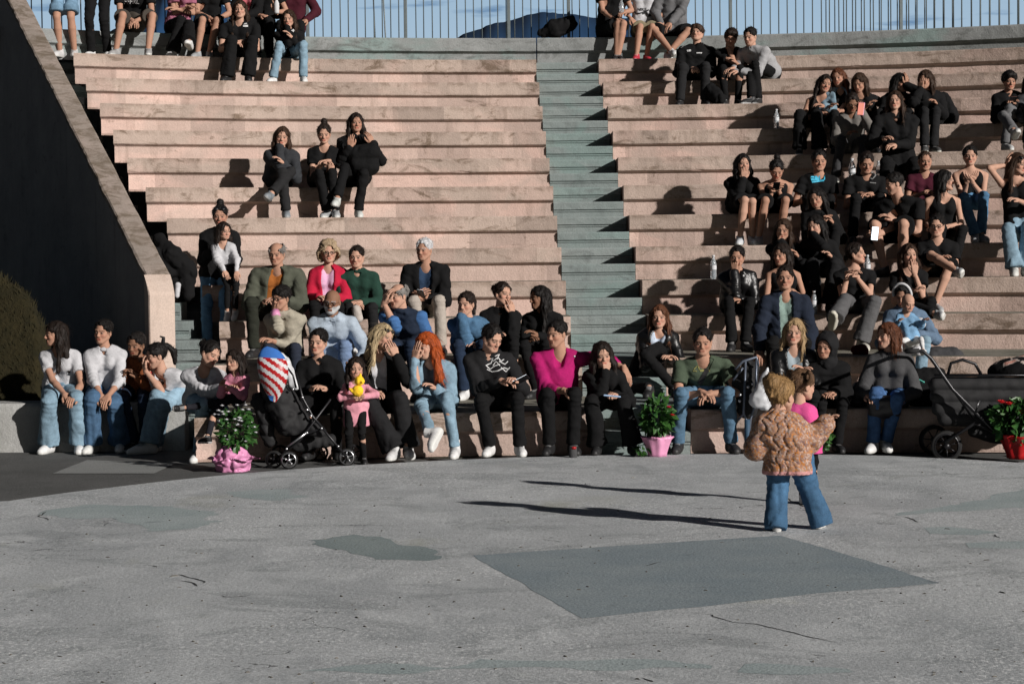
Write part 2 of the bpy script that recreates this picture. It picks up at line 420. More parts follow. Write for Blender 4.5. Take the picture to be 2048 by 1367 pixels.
# solid mass under the tiers
core = MB(); core.box((1.4, 25.9, .55), (11.0, 5.4, 1.1)); core.box((1.8, 29.4, 2.0), (16, 1.6, 4.0)); core.build('stand_core', M['grey'], amph)
# central steps
sm = [M['stair'], M['stair'], M['stair']]
for k in range(1, 13):
    Y0 = YK[k]; Y1 = YK[k+1]
    if k == 1: ys = [(Y0+.02, Y0+.40, .175), (Y0+.40, Y1+.35, .35)]
    elif k == 2: ys = [(Y0+.02, Y0+.40, .525), (Y0+.40, Y1+.35, .70)]
    else: ys = [(Y0+.02, Y0+.40, RISE*k-.175), (Y0+.36, Y0+.80, RISE*k)]
    for (a, b, z) in ys:
        xa, xb = axl(a)+.004, axr(a)-.004
        tier_block('stair_step', k, xa, xb, z-.006, z-.24, sm, amph, band=.085, over=.028, back=(lambda x, a=a: a, lambda x, b=b: b+.15), step=.09)
# side stair between the seats and the sloping wall
for i in range(2, 26):
    z = .175*i; Y = 19.55+.355*(i-3)+ (0.6 if i > 4 else 0); kk = i/2
    xr = np.interp(Y, [19.9, 22.1, 26.3], [-2.7, -3.6, -5.28]); xl = xr-.75
    tier_block('side_step', 1, xl, xr+.05, z, z-.3, sm, amph, band=.09, over=.028, back=(lambda x, a=Y: a, lambda x, b=Y+.5: b), step=.2)

# sloping wall with coping and end pillar
swall = empty('sloping_wall', (-3.2, 19.5, 0), 'dark sloping side wall with a pale worn coping and square end pillar', 'wall')
A = np.array([-3.165, 19.45]); dirw = np.array([-2.9, 6.9]); dirw /= np.linalg.norm(dirw); nw = np.array([dirw[1], -dirw[0]])   # nw points right
TW = .205
def wp(s, off, z): q = A+dirw*s+nw*off; return (q[0], q[1], z)
def zc(s): return 1.40+.475*s
b = MB()
for s0, s1 in ((.14, 11.0),):
    V = [wp(s0, -TW/2, -.1), wp(s1, -TW/2, -.1), wp(s1, -TW/2, zc(s1)), wp(s0, -TW/2, zc(s0)), wp(s0, TW/2, -.1), wp(s1, TW/2, -.1), wp(s1, TW/2, zc(s1)), wp(s0, TW/2, zc(s0))]
    b.add(V, [(0, 3, 2, 1), (4, 5, 6, 7), (0, 4, 7, 3), (1, 2, 6, 5), (3, 7, 6, 2)])
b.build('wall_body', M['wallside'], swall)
# coping with worn, uneven edges
V = []; F = []; n = 150
for i in range(n):
    s = .14+10.86*i/(n-1); jl = .006*vn1(s, 1, 2, 6)+.004*vn1(s, 5, 2, 21); jr = .004*vn1(s, 9, 2, 6)
    for off, dz in ((-TW/2-.014+jl, .002), (-TW/2-.012+jl, .05), (-TW/2+.004, .062), (TW/2-.004, .062), (TW/2+.012+jr, .05), (TW/2+.012+jr, .002)): V.append(wp(s, off, zc(s)+dz))
for i in range(n-1):
    for j in range(5): a = i*6+j; F.append((a, a+6, a+7, a+1))
F += [(0, 1, 2, 3, 4, 5), tuple((n-1)*6+j for j in range(5, -1, -1))]
mesh_obj('coping', np.array(V), F, M['coping'], swall, smooth=False)
# pillar: front face drops straight, top bends down to it
V = []; F = []
prof = [(.14, zc(.14)+.055), (.07, zc(.07)+.03), (.0, 1.37), (-.015, 1.34), (-.015, -.05)]
for s, z in prof:
    for off in (-TW/2-.022, -TW/2-.012, TW/2+.006, TW/2+.014): V.append(wp(s-(.012 if off in (-TW/2-.012, TW/2+.006) and s < .05 else 0), off, z))
for i in range(4):
    for j in range(3): a = i*4+j; F.append((a, a+4, a+5, a+1))
V += [wp(.14, -TW/2-.022, -.05), wp(.14, TW/2+.014, -.05)]; nb = len(V)-2
F.append((0, nb, 16, 12, 8, 4)); F.append((3, 7, 11, 15, 19, nb+1)); F.append((0, 3, nb+1, nb))
mesh_obj('end_pillar', np.array(V), F, M['pillar'], swall, smooth=False)

# low grey wall the group on the left sits on
WZ = .40; WY = 18.95
lw = empty('low_wall', (-5, WY, 0), 'low pale grey wall at the far left that the girls sit on', 'wall')
V = []; F = []; xs = np.linspace(-9.5, -2.9, 60)
for x in xs:
    j = .008*vn1(x, 3, 1, 2.5)
    for y, z in ((WY+j, -.06), (WY+.012+j, WZ-.03), (WY+.035, WZ), (WY+.42, WZ), (WY+.43, -.06)): V.append((x, y, z))
for i in range(len(xs)-1):
    for j in range(4): a = i*5+j; F.append((a, a+5, a+6, a+1)[::-1])
F += [tuple(range(5))[::-1], tuple(len(V)-5+j for j in range(5))]
mesh_obj('wall_block', np.array(V), F, M['lowwall'], lw, smooth=False)

# ground
def ground_sheet(name, xs, ys, zf, mat):
    X, Y = np.meshgrid(xs, ys); Z = zf(X, Y); V = np.stack([X, Y, Z], -1).reshape(-1, 3); nx = len(xs)
    ii, jj = np.meshgrid(np.arange(len(ys)-1), np.arange(nx-1), indexing='ij'); a = (ii*nx+jj).ravel()
    return mesh_obj(name, V, np.stack([a, a+1, a+nx+1, a+nx], 1), mat, None, smooth=True)
tag(ground_sheet('ground', np.concatenate([[-3000, -300, -60], np.linspace(-20, 20, 41), [60, 300, 3000]]), np.concatenate([[-300, -40], np.linspace(0, 40, 41), [90, 400, 6000]]), lambda X, Y: X*0-.03, M['asphalt']), kind='structure')
# raised round stage, outline as it runs in front of the first row
edge = [(-3.53, 14.71), (-2.98, 15.55), (-2.33, 16.32), (-.75, 17.38), (-.11, 17.6), (.9, 17.78), (1.96, 17.75), (3.15, 17.42), (3.96, 16.75)]
def arc_pts():
    P = []; c = np.array([.75, 12.7]); ra = 5.05
    ths = np.linspace(0, 2*math.pi, 180, endpoint=False)
    ea = np.array([math.atan2(e[1]-c[1], e[0]-c[0]) for e in edge][::-1]); er = np.array([math.hypot(e[0]-c[0], e[1]-c[1]) for e in edge][::-1])
    for th in ths:
        t = th if th < math.pi*1.3 else th-2*math.pi
        r = np.interp(t, np.concatenate([[-1.5], ea, [3.9]]), np.concatenate([[14.5], er, [16]]))
        if t < -1.5 or t > 3.9: r = 15
        r += .012*vn1(math.cos(th)*5, math.sin(th)*5, 1, 3)
        P.append((c[0]+r*math.cos(th), c[1]+r*math.sin(th)))
    return P, c
P, c0 = arc_pts(); n = len(P); V = [(c0[0], c0[1], 0)]
for q in P: V.append((c0[0]+(q[0]-c0[0])*.997, c0[1]+(q[1]-c0[1])*.997, 0))
for q in P: V.append((*q, -.008))
for q in P: V.append((*q, -.06))
F = [(0, 1+i, 1+(i+1) % n) for i in range(n)]
for L_ in (1, 1+n):
    F += [(L_+i, L_+n+i, L_+n+(i+1) % n, L_+(i+1) % n) for i in range(n)]
tag(mesh_obj('stage_floor', np.array(V), F, M['floor'], None, (0, 0, 0), smooth=False), kind='structure')
def sheet(name, px, mat, z, jit=.01, seed=1):
    pts = [atz(x, y, z) for x, y in px]; out = []
    for i in range(len(pts)):
        a, b_ = pts[i], pts[(i+1) % len(pts)]; m = max(2, int(np.linalg.norm(b_-a)/.06))
        for t in range(m):
            q = a+(b_-a)*t/m; q = q+np.array([vn1(q[0], q[1], seed, 7), vn1(q[0], q[1], seed+9, 7), 0])*jit+np.array([vn1(q[0], q[1], seed+5, 30), 0, 0])*jit*.4; out.append(q)
    o = mesh_obj(name, np.array(out), [tuple(range(len(out)))[::-1]], mat, None, (0, 0, 0), smooth=False)
    if o.data.polygons[0].normal.z < 0: o.data.flip_normals()
    return tag(o, kind='structure')
sheet('floor_patch', [(945, 1110), (1165, 1235), (1400, 1212), (1640, 1185), (1880, 1165), (1700, 1110), (1560, 1070), (1240, 1090)], M['patch'], .0012, .010)
sheet('floor_patch', [(612, 1080), (700, 1068), (750, 1072), (800, 1085), (850, 1095), (880, 1112), (860, 1122), (750, 1118), (680, 1100)], M['patch2'], .0012, .06, 2)
sheet('floor_patch', [(70, 1020), (170, 1008), (300, 1010), (430, 1022), (420, 1050), (300, 1062), (220, 1036), (140, 1038), (95, 1032)], M['patch3'], .0012, .08, 3)
sheet('floor_patch', [(470, 983), (560, 978), (600, 992), (560, 1000), (490, 996)], M['patch3'], .0012, .08, 4)
sheet('floor_patch', [(1840, 1055), (1900, 1052), (1990, 1062), (1960, 1070), (1860, 1066)], M['patch3'], .0012, .03, 5)
sheet('floor_patch', [(1930, 1084), (2070, 1080), (2070, 1096), (1940, 1094)], M['patch3'], .0012, .03, 6)
sheet('floor_patch', [(1780, 1030), (1850, 1018), (2060, 975), (2060, 1012), (1940, 1022), (1850, 1026)], M['patch3'], .0012, .08, 7)
sheet('floor_patch', [(610, 1338), (740, 1326), (900, 1330), (960, 1318), (1240, 1318), (1420, 1326), (1400, 1338), (1180, 1336), (1060, 1332), (930, 1340), (760, 1342)], M['patch3'], .0012, .06, 8)
sheet('floor_patch', [(1485, 1325), (1600, 1328), (1720, 1345), (1600, 1350), (1490, 1342)], M['patch3'], .0012, .06, 9)
sheet('ground_patch', [(105, 946), (175, 919), (350, 926), (308, 946)], M['patchg'], -.026, .004, 10)
sheet('gutter_strip', [(860, 917), (870, 909), (1000, 906), (1000, 911)], M['moss'], -.026, .02, 11)

def crack(px, w_=.010, seed=1):
    pts = [atz(x, y, .0016) for x, y in px]; P2 = []
    for a, b_ in zip(pts[:-1], pts[1:]):
        m = max(2, int(np.linalg.norm(b_-a)/.03))
        for t in range(m): q = a+(b_-a)*t/m; P2.append(q+np.array([vn1(q[0], q[1], seed, 11), vn1(q[0], q[1], seed+4, 11), 0])*.03)
    V = []; F = []
    for i, q in enumerate(P2):
        t = P2[min(i+1, len(P2)-1)]-P2[max(i-1, 0)]; n_ = np.array([-t[1], t[0], 0])/(np.linalg.norm(t)+1e-9); ww = w_*(.4+.6*abs(vn1(q[0], q[1], seed, 25)))*min(1, 6*min(i, len(P2)-1-i)/len(P2)+.05)
        V += [q-n_*ww, q+n_*ww]
        if i: F.append((2*i-2, 2*i, 2*i+1, 2*i-1))
    tag(mesh_obj('floor_crack', np.array(V), F, M['crack'], None, (0, 0, 0), smooth=False), kind='structure')
for i, c_ in enumerate(([(330, 1150), (370, 1148), (398, 1158), (410, 1168)], [(430, 1190), (470, 1194), (516, 1186)], [(55, 1101), (90, 1098), (122, 1099)], [(298, 1130), (322, 1136)], [(385, 1128), (400, 1130)], [(1560, 985), (1600, 1010), (1622, 1019)], [(1800, 1032), (1850, 1045)], [(1992, 1068), (2012, 1076)], [(95, 1022), (78, 1030), (92, 1037), (100, 1041)], [(355, 1160), (380, 1166), (402, 1174)], [(290, 1385), (330, 1360)], [(1285, 1352), (1310, 1366)], [(1290, 1130), (1330, 1122)], [(1380, 1222), (1500, 1246), (1620, 1272), (1700, 1290)])): crack(c_, .009 if i < 13 else .006, i)
r3 = np.random.RandomState(12); V = []; F = []
for i in range(260):
    x = r3.uniform(0, 2048); y = r3.uniform(930, 1366); s_ = r3.uniform(.0015, .005); q = atz(x, y, 0); n0 = len(V); an_ = r3.uniform(0, 6.28); L = r3.uniform(1, 3 if r3.rand() < .8 else 7)
    if math.hypot(q[0]-.75, q[1]-12.7) > 4.7 and q[1] > 14: continue
    ca, sa = math.cos(an_), math.sin(an_)
    for dx, dy, dz in ((-1, -1, 0), (1, -1, 0), (1, 1, 0), (-1, 1, 0), (-.4, -.5, 1), (.5, -.4, .9), (.4, .5, 1), (-.5, .4, .8)): V.append((q[0]+s_*(dx*L*ca-dy*sa), q[1]+s_*(dx*L*sa+dy*ca), dz*s_*1.2))
    F += [tuple(n0+j for j in f) for f in ((4, 5, 6, 7), (0, 1, 5, 4), (1, 2, 6, 5), (2, 3, 7, 6), (3, 0, 4, 7))]
tag(mesh_obj('grit', np.array(V), F, M['gritm'], None, (0, 0, 0), smooth=False), 'small grit and crumbs scattered over the grey stage floor', 'grit', kind='stuff')

# grass bank behind the low wall
def bank(X, Y):
    cap = np.interp(X-.06*np.sin(Y*5), [-9, -4.95, -4.65, -4.48, -4.38, -4.30], [2.2, 1.50, 1.28, .95, .5, .03]); z = .05+np.minimum(np.clip((Y-19.75)*2.2, 0, 9), cap)-np.clip(Y-20.7, 0, 5)*.55; z = np.maximum(z, .0)+.03*np.sin(X*3.1+Y*2)+.05*vnoise(np.stack([X, Y, X*0], -1), 1.3)
    return np.where(Y < 19.7, -.02, z)
xs = np.concatenate([np.linspace(-14, -6, 30), np.linspace(-5.9, -2.6, 110)]); ys = np.concatenate([np.linspace(19.45, 23, 70), np.linspace(23.3, 36, 30)])
gb = ground_sheet('grass_bank', xs, ys, lambda X, Y: np.where((X+3.27)*1.0 > -(Y-19.45)*.40, -.04, bank(X, Y)), M['grass']); tag(gb, kind='structure')
r2 = np.random.RandomState(5); nb_ = 14000
bx = r2.uniform(-7.0, -3.4, nb_); by = r2.uniform(19.75, 23.5, nb_); keep = (bx+3.35) < -(by-19.45)*.41-.05; bx = bx[keep]; by = by[keep]; nb_ = len(bx)
bz = bank(bx, by); hgt = r2.uniform(.02, .07, nb_); an = r2.uniform(0, 6.28, nb_); ln = r2.uniform(-.03, .03, (nb_, 2)); ww = .006
V = np.zeros((nb_, 3, 3)); V[:, 0] = np.stack([bx-ww*np.cos(an), by-ww*np.sin(an), bz-.01], 1); V[:, 1] = np.stack([bx+ww*np.cos(an), by+ww*np.sin(an), bz-.01], 1); V[:, 2] = np.stack([bx+ln[:, 0], by+ln[:, 1], bz+hgt], 1)
tag(mesh_obj('grass', V.reshape(-1, 3), np.arange(nb_*3).reshape(-1, 3), M['blade'], None, smooth=False), 'dry olive grass on the bank left of the sloping wall', 'grass', kind='stuff')

# far hills
def hill(cx, Y, wd, ht, seed, x0, x1):
    xs = np.linspace(x0, x1, 90); V = []; F = []
    for x in xs:
        z = ht*math.exp(-((x-cx)/wd)**2)*(1+.10*vn1(x/wd*3, seed, 1, 1.5))+ht*.05*vn1(x/wd*9, seed, 4, 1.5)
        for dy, zz in ((0, -20), (wd*.25, max(z, -20)*.5), (wd*.5, max(z, -20)*.85), (wd*.75, z), (wd*1.5, -20)): V.append((x, Y+dy, zz))
    for i in range(len(xs)-1):
        for j in range(4): a = i*5+j; F.append((a, a+5, a+6, a+1)[::-1])
    return tag(mesh_obj('distant_hill', np.array(V), F, M['hill'], None, (cx, Y, 0), smooth=True), kind='structure')
def hill2(prof, Y):
    xs = np.linspace(prof[0][0], prof[-1][0], 120); V = []; F = []
    for x in xs:
        y = np.interp(x, [q[0] for q in prof], [q[1] for q in prof])+3.0*vn1(x/40, 1, Y, 1)+1.2*vn1(x/9, 3, Y, 1)
        t = aty(x, y, Y); z = t[2]
        for dy, zz in ((-260, -20), (-180, z*.45), (-90, z*.80), (0, z), (300, -20)): V.append((t[0]*(1+dy/Y*0), Y+dy, zz))
    for i in range(len(xs)-1):
        for j in range(4): a = i*5+j; F.append((a, a+5, a+6, a+1)[::-1])
    return tag(mesh_obj('distant_hill', np.array(V), F, M['hill'], None, (0, Y, 0), smooth=True), kind='structure')
hill2([(890, 95), (925, 72), (975, 52), (1020, 44), (1060, 30), (1110, 24), (1150, 25), (1190, 34), (1260, 36), (1330, 50), (1420, 80), (1500, 110)], 2600)
hill2([(100, 140), (200, 80), (262, 30), (330, -20), (420, -10), (480, 40), (560, 75), (640, 110)], 2900)
# ================================================================== SIGNED DISTANCE MODELLER (bodies, clothes, hair)
class SDF:
    def __init__(s, lo, hi, h):
        s.h = h; s.lo = np.array(lo, float); s.n = np.maximum(4, np.ceil((np.array(hi)-s.lo)/h).astype(int)+1)
        s.ax = [s.lo[i]+h*np.arange(s.n[i]) for i in range(3)]
        s.F = np.full(s.n, .5, np.float32)
    def win(s, lo, hi):
        a = np.clip(np.floor((np.array(lo)-s.lo)/s.h).astype(int), 0, s.n); b = np.clip(np.ceil((np.array(hi)-s.lo)/s.h).astype(int)+1, 0, s.n)
        if np.any(b-a < 1): return None, None
        sl = tuple(slice(i, j) for i, j in zip(a, b))
        g = np.meshgrid(*[s.ax[i][sl[i]] for i in range(3)], indexing='ij', sparse=True); return sl, g
    def comb(s, sl, d, k, op):
        f = s.F[sl]
        if op == 'u':
            if k > 0:
                hh = np.clip(.5+.5*(f-d)/k, 0, 1); s.F[sl] = f+(d-f)*hh-k*hh*(1-hh)
            else: s.F[sl] = np.minimum(f, d)
        elif op == 's':
            d = -d
            if k > 0:
                hh = np.clip(.5-.5*(f-d)/k, 0, 1); s.F[sl] = f+(d-f)*hh+k*hh*(1-hh)
            else: s.F[sl] = np.maximum(f, d)
    def cone(s, a, b, ra, rb, k=.02, op='u'):
        a = np.array(a, float); b = np.array(b, float); m = max(ra, rb)+k+3*s.h
        sl, g = s.win(np.minimum(a, b)-m, np.maximum(a, b)+m)
        if sl is None: return s
        ab = b-a; L2 = ab@ab+1e-12
        t = np.clip(((g[0]-a[0])*ab[0]+(g[1]-a[1])*ab[1]+(g[2]-a[2])*ab[2])/L2, 0, 1)
        d = np.sqrt((g[0]-a[0]-t*ab[0])**2+(g[1]-a[1]-t*ab[1])**2+(g[2]-a[2]-t*ab[2])**2)-(ra+(rb-ra)*t)
        s.comb(sl, d.astype(np.float32), k, op); return s
    def ell(s, c, r, k=.02, op='u', R=None):
        c = np.array(c, float); r = np.array(r, float); m = r.max()+k+3*s.h
        sl, g = s.win(c-m, c+m)
        if sl is None: return s
        x, y, z = g[0]-c[0], g[1]-c[1], g[2]-c[2]
        if R is not None: x, y, z = [x*R[0][i]+y*R[1][i]+z*R[2][i] for i in range(3)]
        q = np.sqrt((x/r[0])**2+(y/r[1])**2+(z/r[2])**2); q2 = np.sqrt((x/r[0]**2)**2+(y/r[1]**2)**2+(z/r[2]**2)**2)+1e-9
        s.comb(sl, (q*(q-1)/q2).astype(np.float32), k, op); return s
    def plane(s, p, n, k=0.):
        """cut away everything on the side n points to"""
        g = np.meshgrid(*s.ax, indexing='ij', sparse=True); n = np.array(n, float); n /= np.linalg.norm(n)
        d = (g[0]-p[0])*n[0]+(g[1]-p[1])*n[1]+(g[2]-p[2])*n[2]; s.comb(tuple([slice(None)]*3), (-d).astype(np.float32)*1., k, 's'); return s
    def disp(s, fn, band=.03):
        m = np.abs(s.F) < band; idx = np.argwhere(m); P = s.lo+idx*s.h; s.F[m] += fn(P).astype(np.float32); return s
    def mesh(s):
        F = s.F; F[0], F[-1] = .5, .5; F[:, 0] = .5; F[:, -1] = .5; F[:, :, 0] = .5; F[:, :, -1] = .5
        n = s.n; ins = F < 0
        c = [ins[i:n[0]-1+i, j:n[1]-1+j, k:n[2]-1+k] for i in (0, 1) for j in (0, 1) for k in (0, 1)]
        cnt = sum(x.astype(np.int8) for x in c); act = (cnt > 0) & (cnt < 8)
        idx = np.argwhere(act)
        if len(idx) == 0: return np.zeros((0, 3)), np.zeros((0, 4), int)
        num = np.full(act.shape, -1, np.int64); num[act] = np.arange(len(idx))
        f = np.stack([F[idx[:, 0]+i, idx[:, 1]+j, idx[:, 2]+k] for i in (0, 1) for j in (0, 1) for k in (0, 1)], 1).astype(np.float64)
        cor = np.array([(i, j, k) for i in (0, 1) for j in (0, 1) for k in (0, 1)], float)
        S = np.zeros((len(idx), 3)); w_ = np.zeros(len(idx))
        for a in range(8):
            for b in range(a+1, 8):
                if np.abs(cor[a]-cor[b]).sum() != 1: continue
                m = (f[:, a] < 0) != (f[:, b] < 0); t = np.where(m, f[:, a]/(f[:, a]-f[:, b]+1e-12), 0)
                S += (cor[a]+t[:, None]*(cor[b]-cor[a]))*m[:, None]; w_ += m
        V = s.lo+s.h*(idx+S/w_[:, None]); Q = []
        for ax in range(3):
            u, v = [(1, 2), (2, 0), (0, 1)][ax]
            sa = [slice(None)]*3; sb = [slice(None)]*3; sa[ax] = slice(0, n[ax]-1); sb[ax] = slice(1, n[ax])
            A_, B_ = ins[tuple(sa)], ins[tuple(sb)]
            e = np.argwhere(A_ != B_); e = e[(e[:, u] > 0) & (e[:, v] > 0) & (e[:, u] < n[u]-1) & (e[:, v] < n[v]-1)]
            if not len(e): continue
            fl = A_[tuple(e.T)]
            o = [e.copy() for _ in range(4)]; o[1][:, u] -= 1; o[2][:, u] -= 1; o[2][:, v] -= 1; o[3][:, v] -= 1
            q = np.stack([num[tuple(x.T)] for x in o], 1); q = np.where(fl[:, None], q, q[:, ::-1]); Q.append(q)
        return V, np.concatenate(Q)
def nrm(v): v = np.array(v, float); return v/(np.linalg.norm(v)+1e-12)
def join(parts):
    V = []; Fq = []; C = []; n = 0
    for v, f, c in parts:
        V.append(v); Fq.append(f+n); n += len(v)
        C.append(np.broadcast_to(np.array(c, float), v.shape) if np.ndim(c) == 1 else c)
    return np.concatenate(V), np.concatenate(Fq), np.concatenate(C)

# ---------------- head template (x across, y forward, z up; metres, adult)
_heads = {}
def head_tpl(kind):
    if kind in _heads: return _heads[kind]
    g = SDF((-.1, -.13, -.15), (.1, .13, .135), .0045); ch = kind == 'c'; man = kind == 'm'
    g.ell((0, -.012, .032), (.076, .093, .084), .01); g.ell((0, .025, -.03), (.06, .062, .08 if not ch else .07), .03)
    j = .012 if man else 0
    for s_ in (-1, 1):
        g.cone((s_*(.048+j*.5), .0, -.045), (s_*.018, .062, -.088+(.012 if ch else 0)), .025, .02+j*.3, .02)
        g.ell((s_*.036, .057, -.024), (.024, .022, .022), .016)
        g.cone((s_*.042, .070, .024), (s_*.012, .080, .022), .009, .010+j*.3, .012)
        g.ell((s_*.031, .097, .003), (.016, .016, .011), .008, 's'); g.ell((s_*.031, .073, .001), (.015, .014, .012), .004)
        g.ell((s_*.077, -.008, -.008), (.009, .020, .031), .006)
        g.ell((s_*.011, .094, -.032), (.009, .010, .007), .005)
    g.cone((0, .080, .012), (0, .101 if not ch else .095, -.026), .008, .0125, .008)
    g.cone((0, .060, -.088+(.012 if ch else 0)), (0, .07, -.088+(.012 if ch else 0)), .022, .019, .015)
    g.cone((-.018, .083, -.056), (.018, .083, -.056), .006, .006, .005); g.cone((-.014, .083, -.067), (.014, .083, -.067), .0068, .0068, .005)
    g.cone((-.02, .0905, -.0612), (.02, .0905, -.0612), .0018, .0018, .002, 's')
    V, Q = g.mesh()
    _heads[kind] = (V, Q); return _heads[kind]
def head_col(V, skin, hair, brow=True, beard=None, sex='f'):
    C = np.tile(np.array(skin, float), (len(V), 1)); x, y, z = np.abs(V[:, 0]), V[:, 1], V[:, 2]
    ch = np.exp(-(((x-.038)/.02)**2+((z+.028)/.02)**2))*(y > .03); C[:, 0] *= 1+.10*ch; C[:, 1:] *= (1-.10*ch)[:, None]
    m = (x < .021) & (z < -.0525) & (z > -.072) & (y > .078); C[m] = np.array(skin)*((.9, .55, .55) if sex == 'f' else (.85, .68, .68))
    so_ = (((x-.031)/.021)**2+((z-.003)/.014)**2 < 1) & (y > .05); C[so_] *= .80
    ey = (((x-.031)/.0125)**2+((z-.0005)/.0050)**2 < 1) & (y > .06); C[ey] = (.30, .27, .25)
    ir = (((x-.031)/.0068)**2+((z-.001)/.0062)**2 < 1) & (y > .06); C[ir] = (.02, .012, .008)
    li = (((x-.031)/.0165)**2+((z-.003)/.0062)**2 < 1) & (z > .0050) & (y > .055); C[li] = np.array(skin)*.30
    if brow:
        b = (np.abs(x-.031) < .021) & (np.abs(z-(.0245-.18*(np.abs(x-.027)))) < .0036) & (y > .05); C[b] = np.array(hair)*.7+np.array(skin)*(.16 if sex == 'm' else .30)
    if beard is not None:
        bm = (z < -.028-.9*np.maximum(0, .075-y)*0) & (y > .0) & ~((x < .02) & (z > -.045)) & ~m & (z < -.03+.5*(x-.03)); C[bm] = beard
    return C
# ---------------- hair templates
_hair = {}
def hair_tpl(st):
    if st in _hair: return _hair[st]
    g = SDF((-.19, -.26, -.46), (.19, .15, .26), .0075); long_ = st in ('long', 'longside', 'longback', 'wavy', 'bob', 'mid', 'half')
    puff = {'curly': .022, 'short': .004, 'buzz': -.003, 'wavy': .012, 'fringe': .008, 'mop': .014}.get(st, .006)
    g.ell((0, -.018, .036), (.081+puff, .098+puff, .088+puff), .01)
    cutlow = {'short': -.055, 'buzz': -.03, 'mop': -.06, 'bald': -.05, 'bun': -.07, 'topbun': -.07, 'tied': -.075, 'pony': -.07, 'twobuns': -.07, 'kidbun': -.07, 'loops': -.08, 'curly': -.12}.get(st, -.13)
    if st == 'curly':
        for s_ in (-1, 1): g.ell((s_*.085, -.01, -.01), (.045, .06, .075), .02); g.ell((s_*.05, -.07, -.04), (.05, .04, .07), .02)
        g.ell((0, -.0, .10), (.09, .085, .045), .02)
    if st == 'mop': g.ell((0, .05, .085), (.07, .05, .035), .02)
    if st in ('bun', 'twobuns'): g.ell((0, -.13, .05) if st == 'bun' else (.085, -.05, .085), (.042, .04, .04), .01)
    if st == 'twobuns': g.ell((-.085, -.05, .085), (.042, .04, .04), .01)
    if st == 'topbun': g.ell((0, -.05, .15), (.04, .04, .038), .012)
    if st == 'kidbun': g.ell((0, -.115, .085), (.062, .05, .06), .012); g.cone((0, -.09, .04), (0, -.12, .0), .05, .02, .02)
    if st == 'loops':
        for s_ in (-1, 1):
            for a_ in range(10):
                t1, t2 = a_*.63, (a_+1)*.63; g.cone((s_*(.105+.034*math.cos(t1)), -.04, .065+.04*math.sin(t1)), (s_*(.105+.034*math.cos(t2)), -.04, .065+.04*math.sin(t2)), .014, .014, .006)
    if st == 'tied': g.ell((0, -.12, -.03), (.035, .03, .035), .015)
    if st == 'pony': g.ell((0, -.115, .07), (.03, .03, .03), .01); g.cone((0, -.135, .07), (0, -.18, .0), .026, .034, .01); g.cone((0, -.18, 0), (0, -.16, -.18), .034, .012, .01)
    if long_:
        L = {'bob': .14, 'half': .22, 'mid': .26, 'longside': .28}.get(st, .36); wv = .012 if st == 'wavy' else 0
        for s_ in (-1, 1):
            g.cone((s_*.074, -.015, .03), (s_*.086, -.012, -.10), .026, .034+wv, .03)
            if st != 'longback': g.cone((s_*.086, -.012, -.10), (s_*(.094+wv), .03 if st != 'bob' else .0, -L), .034+wv, .020+wv*.5, .03)
            g.cone((s_*.055, -.07, .0), (s_*.06, -.085, -L), .045, .03, .03)
        g.cone((0, -.075, .02), (0, -.095, -L+.02), .06, .045, .03)
        if st == 'longside': g.cone((-.08, .0, -.06), (-.10, .05, -.30), .04, .045, .03)
    # face opening
    if st == 'bald':
        g.ell((0, .02, .10), (.075, .12, .075), .01, 's')
    g.ell((0, .128, -.030 if st not in ('fringe', 'mop') else -.045), (.064 if st not in ('short', 'buzz', 'bald', 'tied', 'bun', 'pony', 'topbun', 'mop', 'twobuns', 'kidbun', 'loops') else .082, .112, .128 if st not in ('fringe', 'mop') else .105), .010, 's')
    if not long_:
        for s_ in (-1, 1): g.ell((s_*.085, .03, -.05), (.035, .05, .055), .01, 's')
        g.plane((0, 0, cutlow), (0, .35, -1), .01)
    else:
        g.cone((0, .02, -.13), (0, .0, -.46), .078, .085, .01, 's') if st != 'longback' else g.cone((0, .03, -.13), (0, .02, -.46), .085, .095, .01, 's')
    def fn(P):
        a = np.arctan2(P[:, 0], P[:, 1]+.02); q = P.copy(); q[:, 2] *= .25
        if st == 'curly': return .012*vnoise(P, 42)+.006*vnoise(P, 85)
        if st == 'wavy': q = P.copy(); q[:, 2] *= .5; return .010*vnoise(q, 38)+.003*vnoise(P, 80)
        return .006*vnoise(P, 18)+.006*vnoise(q, 55)+.0045*vnoise(q, 110)
    g.disp(fn); V, Q = g.mesh()
    # loose strands lying on and leaving the surface
    rr = np.random.RandomState(len(st)*5+3); ns = 420 if long_ else 200; c = V[Q].mean(1); e1 = V[Q[:, 1]]-V[Q[:, 0]]; e2 = V[Q[:, 3]]-V[Q[:, 0]]; nn = np.cross(e1, e2); nn /= np.linalg.norm(nn, axis=1)[:, None]+1e-9
    ok = np.where((c[:, 1] < .07) | (np.abs(c[:, 0]) > .06))[0]; pick = rr.choice(ok, ns); SV = []; SQ = []
    for i in pick:
        nv = nn[i]; nv = nv if nv@(c[i]-np.array([0, -.02, c[i][2]])) > 0 else -nv; dn = np.array([rr.normal()*.18, -.15, -1.0]) if (long_ or c[i][2] < .02) else np.array([rr.normal()*.5, rr.normal()*.4-.3, -.4]); dn = dn-nv*(dn@nv); dn /= np.linalg.norm(dn)+1e-9
        L = rr.uniform(.05, .13) if long_ else rr.uniform(.02, .05); sd = np.cross(nv, dn); p = c[i]+nv*.001; n0 = len(SV); w_ = rr.uniform(.0015, .0035); lift = rr.uniform(.003, .014)
        for t in (0, .35, .7, 1):
            q = p+dn*L*t+nv*(lift*math.sin(t*2.2))+sd*rr.normal()*.0015; ww = w_*(1-.8*t); SV += [q-sd*ww, q+sd*ww]
        for t in range(3): SQ.append((n0+2*t, n0+2*t+1, n0+2*t+3, n0+2*t+2))
